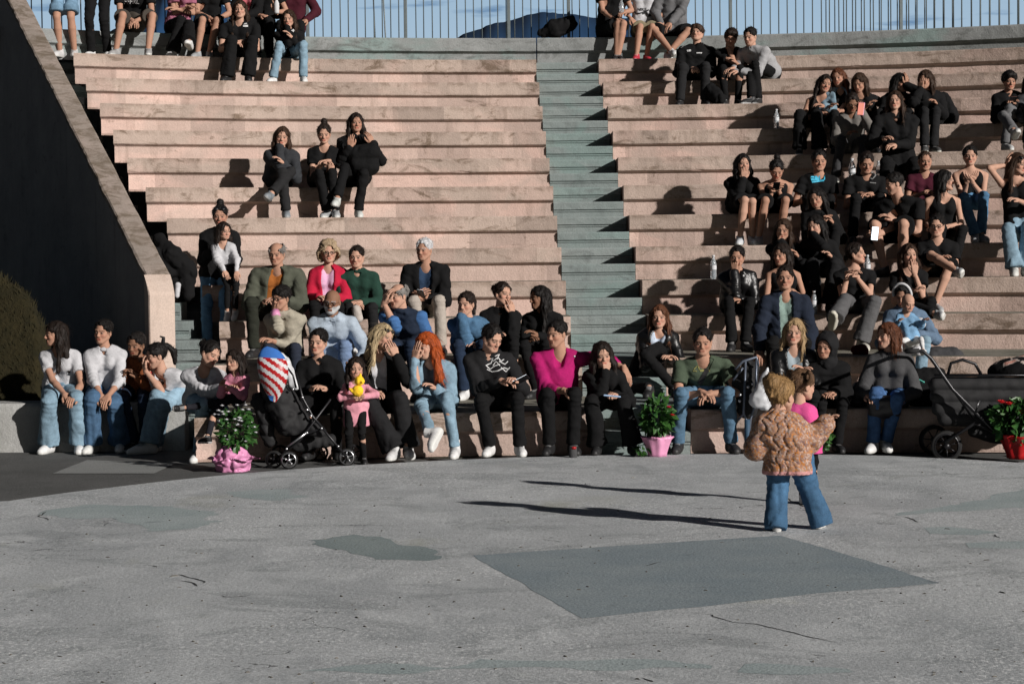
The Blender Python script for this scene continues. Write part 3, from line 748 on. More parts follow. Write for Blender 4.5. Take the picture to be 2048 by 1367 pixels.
    Q = np.concatenate([Q, np.array(SQ)+len(V)]); V = np.concatenate([V, np.array(SV)]); _hair[st] = (V, Q); return _hair[st]
# ---------------- hands: wrist at origin, fingers +y, thumb +x, back of hand +z
_hands = {}
def hand_tpl(kind):
    if kind in _hands: return _hands[kind]
    curl = {'relax': .55, 'flat': .12, 'fist': 1.35, 'hold': .95}[kind]
    g = SDF((-.065, -.03, -.09), (.075, .21, .04), .0042)
    g.cone((0, -.03, 0), (0, .015, 0), .024, .025, .01)
    bx = [.030, .010, -.011, -.030]; bl = [.088, .092, .087, .078]; ln = [(.040, .024, .020), (.044, .028, .021), (.040, .026, .020), (.031, .020, .018)]
    for x, yb, L3 in zip(bx, bl, ln):
        g.cone((x*.55, .015, 0), (x, yb, .002), .017, .0125, .012)
    for i, (x, yb, L3) in enumerate(zip(bx, bl, ln)):
        p = np.array([x, yb, .002]); a = curl*.55; r = .0092-(.0012 if i == 3 else 0)
        for q, L in enumerate(L3):
            d = np.array([math.copysign(abs(x)*1.2, x)*(1-curl/2 if curl < 2 else 0), math.cos(a), -math.sin(a)]); d = nrm(d); e = p+d*L; g.cone(p, e, r, r-.0011, .002); p = e; a += curl*.75; r -= .0009
    t = [(.018, .02, -.004), (.046, .052, -.014), (.056, .082, -.022 if kind != 'fist' else -.03), (.052, .104, -.03) if kind in ('relax', 'flat') else (.036, .100, -.042)]
    for i in range(3): g.cone(t[i], t[i+1], [.016, .0125, .011][i], [.0125, .011, .0092][i], .006)
    V, Q = g.mesh(); _hands[kind] = (V, Q); return _hands[kind]
def place_hand(kind, wrist, fdir, ndir, right, sc):
    V, Q = hand_tpl(kind); y = nrm(fdir); z = np.array(ndir, float); z = nrm(z-(z@y)*y); x = np.cross(y, z)
    V = V*sc
    if not right: V = V*np.array([-1, 1, 1]); Q = Q[:, ::-1]
    return V @ np.stack([x, y, z]) + wrist, Q
# ---------------- shoe: ankle joint at origin, toe +y
_shoes = {}
def shoe_tpl(kind):
    if kind in _shoes: return _shoes[kind]
    g = SDF((-.07, -.12, -.10), (.07, .22, .10), .006)
    g.cone((0, -.035, -.055), (0, .13, -.06), .042, .042, .02); g.cone((.006, .10, -.065), (.006, .165, -.068), .042, .034, .01)
    g.cone((0, -.025, -.03), (0, .10, -.045), .038, .030, .02)
    hi_ = .06 if kind == 'high' else .02
    g.cone((0, -.015, -.03), (0, -.015, hi_), .042, .042, .02)
    g.plane((0, 0, hi_), (0, .1, 1), .006); g.plane((0, 0, -.088), (0, 0, -1), .004)
    g.cone((0, -.015, hi_+.03), (0, -.01, -.01), .033, .030, .004, 's')
    for q in range(4): g.cone((-.022, .025+.022*q, .003-.014*q), (.022, .025+.022*q, .003-.014*q), .006, .006, .003)
    V, Q = g.mesh(); _shoes[kind] = (V, Q); return _shoes[kind]
def ik(a, b, L1, L2, pole):
    a = np.array(a, float); b = np.array(b, float); d = b-a; D = np.linalg.norm(d); D2 = min(D, (L1+L2)*.985)
    if D > D2: b = a+d/D*D2
    u = nrm(b-a); x = (L1*L1-L2*L2+D2*D2)/(2*D2); hgt = math.sqrt(max(1e-6, L1*L1-x*x)); p = np.array(pole, float); p = nrm(p-(p@u)*u)
    return a+u*x+p*hgt, b
def on_sphere(px, py, c, L):
    d = ray(px, py); oc = cO-c; b_ = d@oc; disc = b_*b_-(oc@oc-L*L)
    t = -b_-math.sqrt(disc) if disc > 0 else -b_
    q = cO+d*t
    return c+(q-c)/np.linalg.norm(q-c)*L if disc <= 0 else q

SK = {'l': (.46, .27, .195), 'm': (.38, .21, .145), 't': (.31, .165, .11), 'd': (.22, .115, .072)}
HC = {'black': (.007, .0055, .005), 'dbrown': (.013, .008, .006), 'brown': (.032, .017, .010), 'auburn': (.085, .03, .014), 'red': (.30, .055, .010), 'blond': (.38, .29, .17), 'dblond': (.25, .17, .09), 'grey': (.42, .42, .43), 'curlyb': (.34, .25, .16), 'greyd': (.16, .15, .14)}
persons = {}
def person(key, label, k=None, head=None, hip=None, feet=None, hands=((0, 0), (0, 0)), look=(0, 0, 0), hair=('short', 'black'), top=('tee', (.012, .012, .013)), bot=('jeans', (.012, .012, .013)),
           shoe=('low', (.6, .6, .6)), skin='m', sex='f', sc=1., lean=.08, turn=0, knees=(None, None), elb=(None, None), hk=('relax', 'relax'), stand=None, seatz=None, Y=None, group=None, beard=None,
           shw=None, floor=None, back=.20, vox=None, hs=1., seed=None, hdy=None, footdir=(None, None), glasses=False, wide=0, tint=None, tl=0.0, nohead=False):
    """all px values are pixels of the photograph; they are turned into points on the person's own seat row"""
    seed = seed if seed is not None else len(persons)*7+3; so = np.array([seed*1.37, seed*.73, seed*2.1])
    sk = SK[skin]; hcol = HC[hair[1]] if isinstance(hair[1], str) else hair[1]
    man = sex == 'm'; child = sex == 'c'
    X0 = (hip-1024)/F_PX*(YK[k] if k is not None else 20)
    if Y is None: Yf = float(yrow(k, X0)); Yh = Yf+back*sc
    else: Yf = Y; Yh = Y+back*sc
    if seatz is None: seatz = RISE*k if k is not None else 0
    if floor is None: floor = RISE*(k-1) if k else 0
    Yh = Yh if not stand else Y
    P = aty(hip, 500, Yh); hx = P[0]
    tr = math.radians(turn); fw = np.array([math.sin(tr), -math.cos(tr), 0]); sv = np.array([math.cos(tr), math.sin(tr), 0])   # sv: image right
    up = np.array([0, 0, 1.])
    hipz = seatz+.095*sc if not stand else floor+stand*(1 if sex == 'c' else sc)
    H = np.array([hx, Yh, hipz])
    hdy_ = hdy if hdy is not None else lean
    Hd = aty(head[0], head[1], Yh-hdy_)
    ya, pi_, ro = [math.radians(a) for a in look]
    hf = np.array([math.sin(ya)*math.cos(pi_), -math.cos(ya)*math.cos(pi_), -math.sin(pi_)])
    hx_ = nrm(np.cross(hf, up)); hu = np.cross(hx_, hf)
    c_, s_ = math.cos(ro), math.sin(ro); hx_, hu = hx_*c_+hu*s_, hu*c_-hx_*s_
    HR = np.stack([hx_, hf, hu])       # rows: local axes
    hsc = sc**.45*hs if sc < .95 else 1.0*hs
    hsc *= .895 if sex == 'f' else (.935 if sex == 'm' else .98)
    Nk = Hd-hu*.135*hsc*.6-up*.135*hsc*.4-hf*.035*hsc-np.array([0, 0, .03*sc])            # base of the neck
    sh_w = (shw-.012 if shw else (.166 if man else .138))*sc
    tors = Nk-H; tl_ = np.linalg.norm(tors); td = tors/tl_
    mid = H+tors*.5-fw*.02*sc-fw*(.05*sc if lean > .18 else 0)
    ch = H+tors*.72-fw*.005
    SH = [Nk-td*.062*sc-sv*sh_w, Nk-td*.062*sc+sv*sh_w]
    UA, FA = (.285 if man else .265)*sc, (.255 if man else .235)*sc
    HJ = [H-sv*.085*sc, H+sv*.085*sc]
    TH, SHN = .43*sc, .41*sc
    if man: TH *= 1.03; SHN *= 1.03
    # legs
    K = []; AN = []; FD = []; air = []
    for i in (0, 1):
        f = feet[i]; kn = knees[i]
        if stand:
            fx = aty(f[0], 500, Yh-(f[2] if len(f) > 2 and f[2] else 0)); a = np.array([fx[0], Yh-(f[2] if len(f) > 2 and f[2] else 0), floor+.088*sc]); pole = fw
            kk, a = ik(HJ[i], a, TH, SHN, pole); K.append(kk); AN.append(a); air.append(False)
        else:
            isair = f[1] is not None
            if not isair:
                dy = f[2] if len(f) > 2 else .16
                Yk = Yf-dy; a = aty(f[0], 500, Yk); a = np.array([a[0], Yk, floor+.088*sc])
                if kn is not None:
                    kk = on_sphere(kn[0], kn[1], HJ[i], TH); pole = kk-(HJ[i]+a)/2; pole = nrm(pole)
                else: pole = fw*1.0+up*.9+sv*(.12 if i else -.12)
                kk, a = ik(HJ[i], a, TH, SHN, pole)
                K.append(kk); AN.append(a)
            else:
                kk = on_sphere(kn[0], kn[1], HJ[i], TH) if kn is not None else H+fw*.4
                a = on_sphere(f[0], f[1], kk, SHN); K.append(kk); AN.append(a)
            air.append(isair)
    # arms
    EL = []; WR = []
    for i in (0, 1):
        hnd = hands[i]; s2 = -1 if i == 0 else 1
        if hnd is None:
            t = SH[i]+fw*.05-up*(UA+FA)*.95+sv*s2*.05
        elif isinstance(hnd, str):
            t = {'lap': H+fw*.30*sc+up*.13*sc+sv*s2*.06*sc, 'clasp': H+fw*.36*sc+up*.20*sc+sv*s2*.03, 'knee': K[i]+up*.08*sc-fw*.02, 'side': H+up*.02+sv*s2*.24*sc-fw*.0}[hnd]
        else: t = aty(hnd[0], hnd[1], Yh-(hnd[2] if len(hnd) > 2 else .35*sc))
        if elb[i] is not None and not isinstance(elb[i][0], str):
            e0 = aty(elb[i][0], elb[i][1], Yh-(elb[i][2] if len(elb[i]) > 2 else .12)); pole = e0-(SH[i]+t)/2
        else: pole = -up*1.0+sv*s2*.55-fw*.25
        e, t = ik(SH[i], t, UA, FA, pole); EL.append(e); WR.append(t)
    pts = np.array([H, Nk, Hd]+HJ+K+AN+EL+WR+SH); lo = pts.min(0)-.26; hi = pts.max(0)+.26
    vx = vox or (.0105 if Yh < 21 else .0125)
    base = (float(hx), float(Yh), float(floor if stand else seatz))
    # ---------------- body
    g = SDF(lo, hi, vx)
    fat = (1.05 if man else .93)*sc
    for s2 in (-1, 1):
        g.cone(H+sv*s2*.075*sc, mid+sv*s2*.055*sc, .085*fat, .072*fat, .03); g.cone(mid+sv*s2*.055*sc, ch+sv*s2*.065*sc, .072*fat, .078*fat, .03)
        g.cone(ch+sv*s2*.065*sc, Nk+sv*s2*sh_w*.55-td*.05*sc, .075*fat, .045*sc, .03); 
    for s2 in (0, 1): g.cone(Nk+td*.012*sc, SH[s2], .036*sc, .036*sc, .03)
    g.cone(Nk-td*.03*sc, Hd-hf*.02*hsc-hu*.06*hsc, .056*hsc*(1.08 if man else .9), .05*hsc*(1.08 if man else .9), .02)
    am = (1.05 if man else .89)*sc
    for i in (0, 1):
        g.cone(SH[i], EL[i], .041*am, .034*am, .015); g.cone(EL[i], EL[i]+(WR[i]-EL[i])*.3, .034*am, .036*am, .012); g.cone(EL[i]+(WR[i]-EL[i])*.3, WR[i], .036*am, .023*am, .01)
        tk = 1.1*sc if man else sc
        g.cone(HJ[i], K[i], .068*tk, .043*tk, .02); g.cone(K[i], K[i]+(AN[i]-K[i])*.32, .040*tk, .046*tk, .015); g.cone(K[i]+(AN[i]-K[i])*.32, AN[i], .046*tk, .030*tk, .01)
    V, Q = g.mesh(); parts = [(V, Q, sk)]
    if not nohead:
        hk_ = 'c' if child else ('m' if man else 'f'); HV, HQ = head_tpl(hk_)
        HC_ = head_col(HV, sk, hcol if hair[0] != 'bald' else (.1, .08, .07), True, beard, sex)
        parts.append((HV*hsc @ HR + Hd, HQ, HC_))
    for i in (0, 1):
        fd = WR[i]-EL[i]; fdn = nrm(fd)
        hnd = hands[i]
        hd = hnd[3] if isinstance(hnd, tuple) and len(hnd) > 3 else None
        if hd is not None: fdn = nrm(np.array([hd[0], -hd[1], hd[2]], float))
        nrml = up+fw*.3 if hd is None else (nrm(Hd-WR[i])*-1 if hd[2] > .3 else up)
        if hk[i] in ('hold',): nrml = fw*.8+up*.2
        v, q = place_hand(hk[i], WR[i]-fdn*.01, fdn, nrml, i == 0, (1.02 if man else .92)*sc**.8)
        parts.append((v, q, sk))
    Vb, Qb, Cb = join(parts)
    body = mesh_obj('person', Vb, Qb, M['skin'], None, base, True, Cb)
    tag(body, label, 'child' if child else 'person', group); persons[key] = body
    # ---------------- trousers / skirt
    bt, bc = bot[0], np.array(bot[1]); g = SDF(lo, hi, vx)
    loose = .022 if key == 'quilt' else {'jeans': .014, 'wide': .028, 'slim': .012, 'shorts': .028, 'track': .020}[bt]*sc
    tk = 1.06*sc if man else .95*sc
    if key == 'quilt': tk = 1.85*sc
    for s2 in (-1, 1): g.cone(H+sv*s2*.07*sc-td*.02, H+tors*.22+sv*s2*.055*sc, .098*fat, .085*fat, .03)
    for i in (0, 1):
        cut = .72 if bt == 'shorts' else 1
        KE = HJ[i]+(K[i]-HJ[i])*(cut if bt == 'shorts' else 1)
        g.cone(HJ[i], KE, .073*tk+loose*.7, .044*tk+loose*.9, .02)
        if bt == 'shorts':
            u = nrm(K[i]-HJ[i]); g.cone(KE, KE+u*.05, .064*tk+loose, .068*tk+loose, .01)
        else:
            hem = .054 if key == 'quilt' else {'wide': .078, 'jeans': .050, 'slim': .036, 'track': .05}[bt]*sc; tail = K[i]+(AN[i]-K[i])*(.96 if not air[i] else .90)
            g.cone(K[i], tail, .043*tk+loose*.9, max(hem, .04*sc)+loose*.4, .015)
            g.cone(tail, tail+(AN[i]-K[i])*(.25 if key == 'quilt' else .04), hem+loose*.4, hem+loose*.5, .01)
    def fn(P):
        q = P+so; qr = np.stack([q[:, 0]+.5*q[:, 2], q[:, 1], q[:, 2]], 1); r_f = .004*vnoise(q, 12)+.011*(.26-np.abs(vnoise(qr*np.array([1, 1, 1.5]), 10)))+.004*(.26-np.abs(vnoise(qr+5, 24)))
        if bt == 'wide': r_f = r_f+.022*(.26-np.abs(vnoise(q*np.array([1, 1, .2]), 15)))*np.clip((H[2]-P[:, 2])*4, 0, 1)
        for i in (0, 1):
            dk = np.linalg.norm(P-K[i], axis=1); r_f = r_f+.005*np.exp(-(dk/.10)**2)*np.sin((P-K[i])@nrm(AN[i]-K[i])*150+2*vnoise(q, 9))
        return r_f*(sc**.5)
    g.disp(fn)
    for i in (0, 1):
        if bt == 'shorts':
            u = nrm(K[i]-HJ[i]); KE = HJ[i]+(K[i]-HJ[i])*.88; sl, gg = g.win(KE-.13, KE+.13)
            if sl: g.comb(sl, (-((gg[0]-KE[0])*u[0]+(gg[1]-KE[1])*u[1]+(gg[2]-KE[2])*u[2])).astype(np.float32)+0*gg[0]+0*gg[1]+0*gg[2], .004, 's')
        elif True:
            u = nrm(AN[i]-K[i]); KE = K[i]+(AN[i]-K[i])*((1.18 if key == 'quilt' else 1.0) if not air[i] else .93); sl, gg = g.win(KE-.12, KE+.12)
            if sl:
                d = -((gg[0]-KE[0])*u[0]+(gg[1]-KE[1])*u[1]+(gg[2]-KE[2])*u[2]); rr = np.sqrt((gg[0]-KE[0])**2+(gg[1]-KE[1])**2+(gg[2]-KE[2])**2)
                g.comb(sl, np.maximum(d, rr-.12).astype(np.float32), .004, 's')
    if stand: g.plane(H+up*.10*sc, up, .01)
    V, Q = g.mesh(); C = np.tile(bc, (len(V), 1)).astype(float)
    den = bot[1][2] > bot[1][0]*1.25 and bot[1][2] > .05
    if den:
        for i in (0, 1):
            dk = np.linalg.norm(V-(HJ[i]*.45+K[i]*.55), axis=1); C *= (1+.35*np.exp(-(dk/.16)**2))[:, None]
        C *= (1+.12*vnoise(V+so, 14))[:, None]
    mesh_obj({'shorts': 'shorts', 'wide': 'jeans', 'jeans': 'jeans'}.get(bt, 'trousers') if (den or bt == 'shorts') else 'trousers', V, Q, M['denim'] if den else M['cloth'], body, None, True, C)
    # ---------------- top
    tt, tcol = top[0], np.array(top[1], float)
    jk = tt in ('jacket', 'leather', 'coat', 'denimj', 'cardigan', 'puffer', 'vest')
    lo_ = {'tee': .010, 'tank': .004, 'sweater': .016, 'hoodie': .022, 'shirt': .018, 'blouse': .018, 'jacket': .026, 'leather': .022, 'coat': .022, 'denimj': .026, 'cardigan': .020, 'puffer': .045, 'vest': .03}[tt]*sc
    if key == 'quilt': lo_ = .05
    sleeve = {'tee': .55, 'tank': 0, 'vest': 0}.get(tt, 1.93)
    def torso(g, ex, long_=0.):
        lowp = H+tors*(.10-long_)
        for s2 in (-1, 1):
            g.cone(lowp+sv*s2*.072*sc, mid+sv*s2*.058*sc, .094*fat+ex, .080*fat+ex, .03); g.cone(mid+sv*s2*.058*sc, ch+sv*s2*.066*sc, .080*fat+ex, .084*fat+ex, .03)
            g.cone(ch+sv*s2*.066*sc, Nk+sv*s2*sh_w*.55-td*.05*sc, .080*fat+ex*.8, .050*sc+ex*.6, .03)
            if sex == 'f' and not child: g.ell(ch+sv*s2*.062*sc+fw*(.058*sc+ex*.6)-td*.03, (.046*sc,)*3, .045)
        if man and tint == 'belly': g.ell(mid+fw*.06-td*.02, (.13, .12, .13), .04)
        if tt not in ('tank',):
            for s2 in (0, 1): g.cone(Nk+td*.006*sc, SH[s2], .040*sc+ex*.6, .042*sc+ex*.55, .03)
        else:
            for s2 in (-1, 1): g.cone(SH[(s2+1)//2]*.45+Nk*.55-td*.0, ch+sv*s2*.06*sc, .032*sc, .05*sc, .02)
    def folds(P):
        q = P+so; qr = np.stack([q[:, 0]+.6*q[:, 2], q[:, 1], q[:, 2]*1.5-.5*np.abs(P[:, 0]-H[0])], 1); r_f = .004*vnoise(q, 12)+.014*(.26-np.abs(vnoise(qr, 9)))+.0045*(.26-np.abs(vnoise(qr+9, 22))); amp = {'tee': 1, 'tank': .5, 'puffer': .8, 'leather': 1.1, 'sweater': .8, 'coat': .35, 'hoodie': 1.0, 'cardigan': 1.0}.get(tt, 1.3)
        for i in (0, 1):
            dk = np.linalg.norm(P-EL[i], axis=1); r_f = r_f+.006*np.exp(-(dk/.09)**2)*np.sin((P-EL[i])@nrm(WR[i]-EL[i])*140+2*vnoise(q, 9))
        if key == 'quilt':
            z_ = P[:, 2]*1.0; th_ = np.arctan2(P[:, 0]-H[0], P[:, 1]-H[1])*.17; wv_ = .018*np.sin(z_*52+1); a_ = (th_+wv_)*44; b_ = (z_+.016*np.sin(th_*44+1.5)+.004*np.sin(a_))*38
            m_ = np.minimum(np.abs(np.sin(a_)), np.abs(np.sin(b_))); return .014*(.26-np.abs(vnoise(q, 9)))-.007*np.sqrt(m_)+.009*np.exp(-(m_/.16)**2)
        if tt == 'puffer': r_f = r_f-.010*np.abs(np.sin(P@nrm(td)*38))
        return r_f*amp*(sc**.5)
    g = SDF(lo, hi, vx)
    torso(g, lo_, .12 if tt in ('coat',) else (.04 if tt != 'tank' else 0))
    if stand and child:
        for s2 in (-1, 1): g.cone(H+sv*s2*.05*sc, H-up*.17+sv*s2*.07*sc, .10*sc+lo_, .11*sc+lo_*.8, .04)
    if sleeve > 0:
        for i in (0, 1):
            if sleeve < 1:
                e = SH[i]+(EL[i]-SH[i])*sleeve; g.cone(SH[i], e, .045*am+lo_*.9, .046*am+lo_*1.8, .02)
            else:
                wp_ = EL[i]+(WR[i]-EL[i])*(sleeve-1 if tl == 0 else tl-1); g.cone(SH[i], EL[i], .045*am+lo_*.9, .040*am+lo_, .02); g.cone(EL[i], wp_, .040*am+lo_, .029*am+lo_*.8, .015)
    if tt == 'hoodie' or (tt in ('jacket', 'coat') and len(top) > 3 and top[3] == 'hood'):
        for s2 in (-1, 1): g.cone(Nk-fw*.075*sc+up*.02, Nk+sv*s2*.07*sc+fw*.01+up*.01, .042*sc, .026*sc, .02)
    if tt in ('shirt', 'denimj', 'jacket', 'leather', 'coat', 'vest'):
        for s2 in (-1, 1): g.cone(Nk-fw*.05*sc+up*.035*sc+sv*s2*.03*sc, Nk+sv*s2*.055*sc+fw*.045*sc-up*.005, .022*sc, .020*sc, .01)
    g.disp(folds)
    # neck opening
    nr = {'tee': .062, 'tank': .085, 'blouse': .06}.get(tt, .054)*sc**.7
    g.cone(Nk-td*.01, Hd-hf*.02, nr, nr*.95, .008, 's')
    if tt in ('tank', 'vneck', 'blouse') or (len(top) > 2 and top[2] == 'v'): g.cone(Nk+fw*.07*sc, Nk-td*.10*sc+fw*.10*sc, .06*sc, .035*sc, .01, 's')
    if sleeve and sleeve < 1:
        for i in (0, 1):
            u = nrm(EL[i]-SH[i]); e = SH[i]+(EL[i]-SH[i])*(sleeve+.0); sl, gg = g.win(e-.10, e+.10)
            if sl:
                d = -((gg[0]-e[0])*u[0]+(gg[1]-e[1])*u[1]+(gg[2]-e[2])*u[2]); rr = np.sqrt((gg[0]-e[0])**2+(gg[1]-e[1])**2+(gg[2]-e[2])**2)-.095
                g.comb(sl, np.maximum(d, rr).astype(np.float32), .004, 's')
    op = jk and len(top) > 2 and top[2] is not None
    if op:   # open front: cut a wedge and show the layer beneath
        wd = .078*sc if tt != 'vest' else .03*sc
        for q in np.linspace(.0, 1, 9):
            c0_ = Nk-td*.04*sc+(H+tors*.12-Nk)*q*.92+fw*(.14*sc+lo_); g.cone(c0_, c0_+fw*.08, wd*(1.0-.35*q), wd*(1.0-.35*q)+.01, .004, 's')
            g.cone(c0_-fw*.085, c0_, wd*(.85-.3*q), wd*(1.0-.35*q), .006, 's')
        g2 = SDF(lo, hi, vx); torso(g2, .004*sc); g2.disp(lambda P: folds(P)*.5); g2.cone(Nk, Hd, .056*sc**.7, .05*sc, .008, 's')
        if sex == 'f': g2.cone(Nk+fw*.07*sc, Nk-td*.07*sc+fw*.10*sc, .05*sc, .03*sc, .01, 's')
        V, Q = g2.mesh(); mesh_obj('shirt', V, Q, M['cloth'], body, None, True, np.tile(np.array(top[2], float), (len(V), 1)))
    if tt == 'vest' :
        g2 = SDF(lo, hi, vx); tt_ = tt; torso(g2, .006*sc)
        for i in (0, 1): g2.cone(SH[i], EL[i], .052*am+.012, .044*am+.012, .02); g2.cone(EL[i], EL[i]+(WR[i]-EL[i])*.25, .044*am+.012, .042*am+.012, .015)
        g2.disp(folds); g2.cone(Nk, Hd, .056*sc**.7, .05*sc, .008, 's'); V, Q = g2.mesh(); mesh_obj('shirt', V, Q, M['cloth'], body, None, True, np.tile(np.array(top[3], float), (len(V), 1)))
    if stand: g.plane(H-up*(.165 if child else .06), -up, .01)
    V, Q = g.mesh(); C = np.tile(tcol, (len(V), 1)); C = C*(1+.10*vnoise(V+so, 11))[:, None]
    if key == 'quilt':
        n1 = vnoise(V, 125); n2 = vnoise(V+3, 135); C = np.tile(np.array((.30, .165, .10)), (len(V), 1)); C[n1 > .25] = (.40, .30, .26); C[n2 > .35] = (.42, .16, .04); C[(n1 < -.35)] = (.20, .12, .11)
        C[V[:, 2] < V[:, 2].min()+.022] = (.50, .25, .24)
    nm = {'tee': 't_shirt', 'tank': 'tank_top', 'denimj': 'denim_jacket', 'leather': 'leather_jacket', 'puffer': 'quilted_jacket'}.get(tt, tt)
    mt = M['leather'] if tt == 'leather' else (M['denim'] if tt == 'denimj' else M['cloth'])
    topo = mesh_obj(nm, V, Q, mt, body, None, True, C)
    # ---------------- hair
    if hair[0] != 'none' and not nohead:
        HV, HQ = hair_tpl(hair[0]); mir = 1
        hv = HV*hsc*1.02 @ HR + Hd
        jit = .85+.3*((seed*37) % 10)/10
        mesh_obj('hair', hv, HQ, M['hair'], body, None, True, np.tile(np.array(hcol)*jit, (len(HV), 1)))
    if glasses:
        b = MB()
        for s2 in (-1, 1):
            c = Hd+(hx_*s2*.031+hf*.097+hu*.001)*hsc
            b.tube([c+(hx_*math.cos(t)*.022+hu*math.sin(t)*.017)*hsc for t in np.linspace(0, 2*math.pi, 15)], .0024, 5, False)
            b.tube([Hd+(hx_*s2*.053+hf*.095+hu*.003)*hsc, Hd+(hx_*s2*.078+hf*.0+hu*.005)*hsc], .0022, 5)
        b.tube([Hd+(hx_*-.009+hf*.10)*hsc, Hd+(hx_*.009+hf*.10)*hsc], .0022, 5); b.build('glasses', M['blackmetal'], body, smooth=True)
    # ---------------- shoes
    if shoe:
        SV, SQ = shoe_tpl(shoe[0])
        for i in (0, 1):
            fd = footdir[i]
            if fd is not None: y = nrm(np.array([fd[0], -fd[1], fd[2]], float))
            elif air[i]:
                shn = nrm(AN[i]-K[i]); y = nrm(fw-shn*(fw@shn)+shn*.45)
            else: y = nrm(fw+sv*(.18 if i else -.18))
            if air[i] or (fd is not None and abs(fd[2]) > .1): z = nrm(K[i]-AN[i]); z = nrm(z-(z@y)*y)
            else: z = up
            x = np.cross(y, z); v = SV*np.array([1, 1, 1])*sc**.85 @ np.stack([x, y, z]) + AN[i]
            sc_ = np.array(shoe[1], float); C = np.tile(sc_, (len(SV), 1)); sole = np.array(shoe[2] if len(shoe) > 2 else (.6, .6, .58), float); C[SV[:, 2] < -.064] = sole
            lace = (np.abs(SV[:, 0]) < .024) & (SV[:, 1] > .01) & (SV[:, 1] < .105) & (SV[:, 2] > -.04); C[lace] = C[lace]*.75 if sc_.mean() > .2 else C[lace]+.15
            mesh_obj('shoe', v, SQ, M['shoe'], body, None, True, C)
    return dict(H=H, Nk=Nk, Hd=Hd, K=K, AN=AN, EL=EL, WR=WR, SH=SH, fw=fw, sv=sv, up=up, hf=hf, hx=hx_, hu=hu, ch=ch, mid=mid, td=td, body=body, top=topo, sc=sc, hsc=hsc)
# ================================================================== PEOPLE
BL = (.005, .005, .0055); BL2 = (.011, .011, .012); DG = (.035, .035, .037); WH = (.46, .46, .48); LJ = (.18, .27, .34); MJ = (.055, .11, .19); DJ = (.014, .025, .05)
N_ = None
gL = 'girls sitting on the low grey wall'
LW = dict(Y=WY, seatz=WZ, floor=-.03, back=.17)
R = {}
def P_(key, *a, **k): R[key] = person(key, *a, **k)
SW = ('low', (.62, .62, .62)); SB = ('low', (.014, .014, .015), (.5, .5, .5)); SBB = ('low', (.014, .014, .015), (.02, .02, .02)); SN = ('low', (.30, .31, .32))
# --- far left, on the low wall
P_('wall1', 'girl in white tee and pale wide jeans with long straight hair nearest the left edge', N_, (110, 668), 117, [(90, N_, .10), (152, N_, .14)], [(132, 792, .40), (146, 792, .41)], (-62, 4, 0), ('long', 'dbrown'), ('tee', WH), ('wide', LJ), ('high', (.65, .65, .65)), 'm', lean=.13, knees=[(98, 785), (152, 783)], group=gL, **LW)
P_('wall2', 'girl with tied back hair in white sweatshirt and mid blue jeans, hands between her knees', N_, (206, 664), 207, [(178, N_, .14), (233, N_, .02)], [(204, 796, .42), (216, 792, .42)], (-18, 4, 4), ('tied', 'black'), ('sweater', WH), ('wide', MJ), ('low', (.6, .6, .58)), 'm', lean=.14, knees=[(186, 782), (227, 782)], tl=1.35, group=gL, **LW)
P_('wall3', 'person in orange brown shirt mostly hidden behind the leaning girl', N_, (272, 690), 268, [(262, N_, .08), (285, N_, .02)], ['lap', 'lap'], (-20, 10, 0), ('tied', 'black'), ('shirt', (.25, .08, .03)), ('jeans', DJ), SB, 'd', lean=.12, group=gL, Y=WY+.1, seatz=WZ, floor=-.03)
P_('wall4', 'girl in white tee leaning forward with clasped hands at her mouth and red wristband', N_, (312, 712), 352, [(292, N_, .28, ), (300, N_, .05)], [(291, 741, .30, (-.2, .1, .9)), (297, 741, .24, (-.2, .1, .9))], (-60, 14, 0), ('pony', 'black'), ('tee', WH), ('wide', LJ), ('low', (.6, .6, .58)), 'l', lean=.30, turn=-32, knees=[(314, 797), (330, 800)], elb=[(322, 778, .30), (330, 782, .25)], footdir=[(-1, .4, 0), (-1, .4, 0)], group=gL, **LW)
P_('wall5', 'woman in white blouse with dark hair tilting her head to the child on her lap', N_, (420, 708), 402, [(393, N_, .10), (440, N_, .0)], [(452, 775, .38), (470, 780, .36)], (48, 18, 16), ('bun', 'black'), ('blouse', WH), ('jeans', LJ), SW, 'l', lean=.14, knees=[(405, 800), (440, 805)], Y=17.98, seatz=.36, floor=-.03)
P_('lapgirl', 'small girl in pink hoodie with dark bob sitting on the woman\'s lap', N_, (468, 722), 468, [(415, 873, .3), (368, 815, .3)], [(445, 768, .18), (460, 775, .2)], (-32, 6, 0), ('bob', 'dbrown'), ('hoodie', (.62, .24, .33)), ('slim', (.015, .015, .02)), SB, 'l', 'c', .58, Y=17.72, seatz=.47, floor=-.03, turn=-25, knees=[(430, 822), (420, 810)], hs=.98)
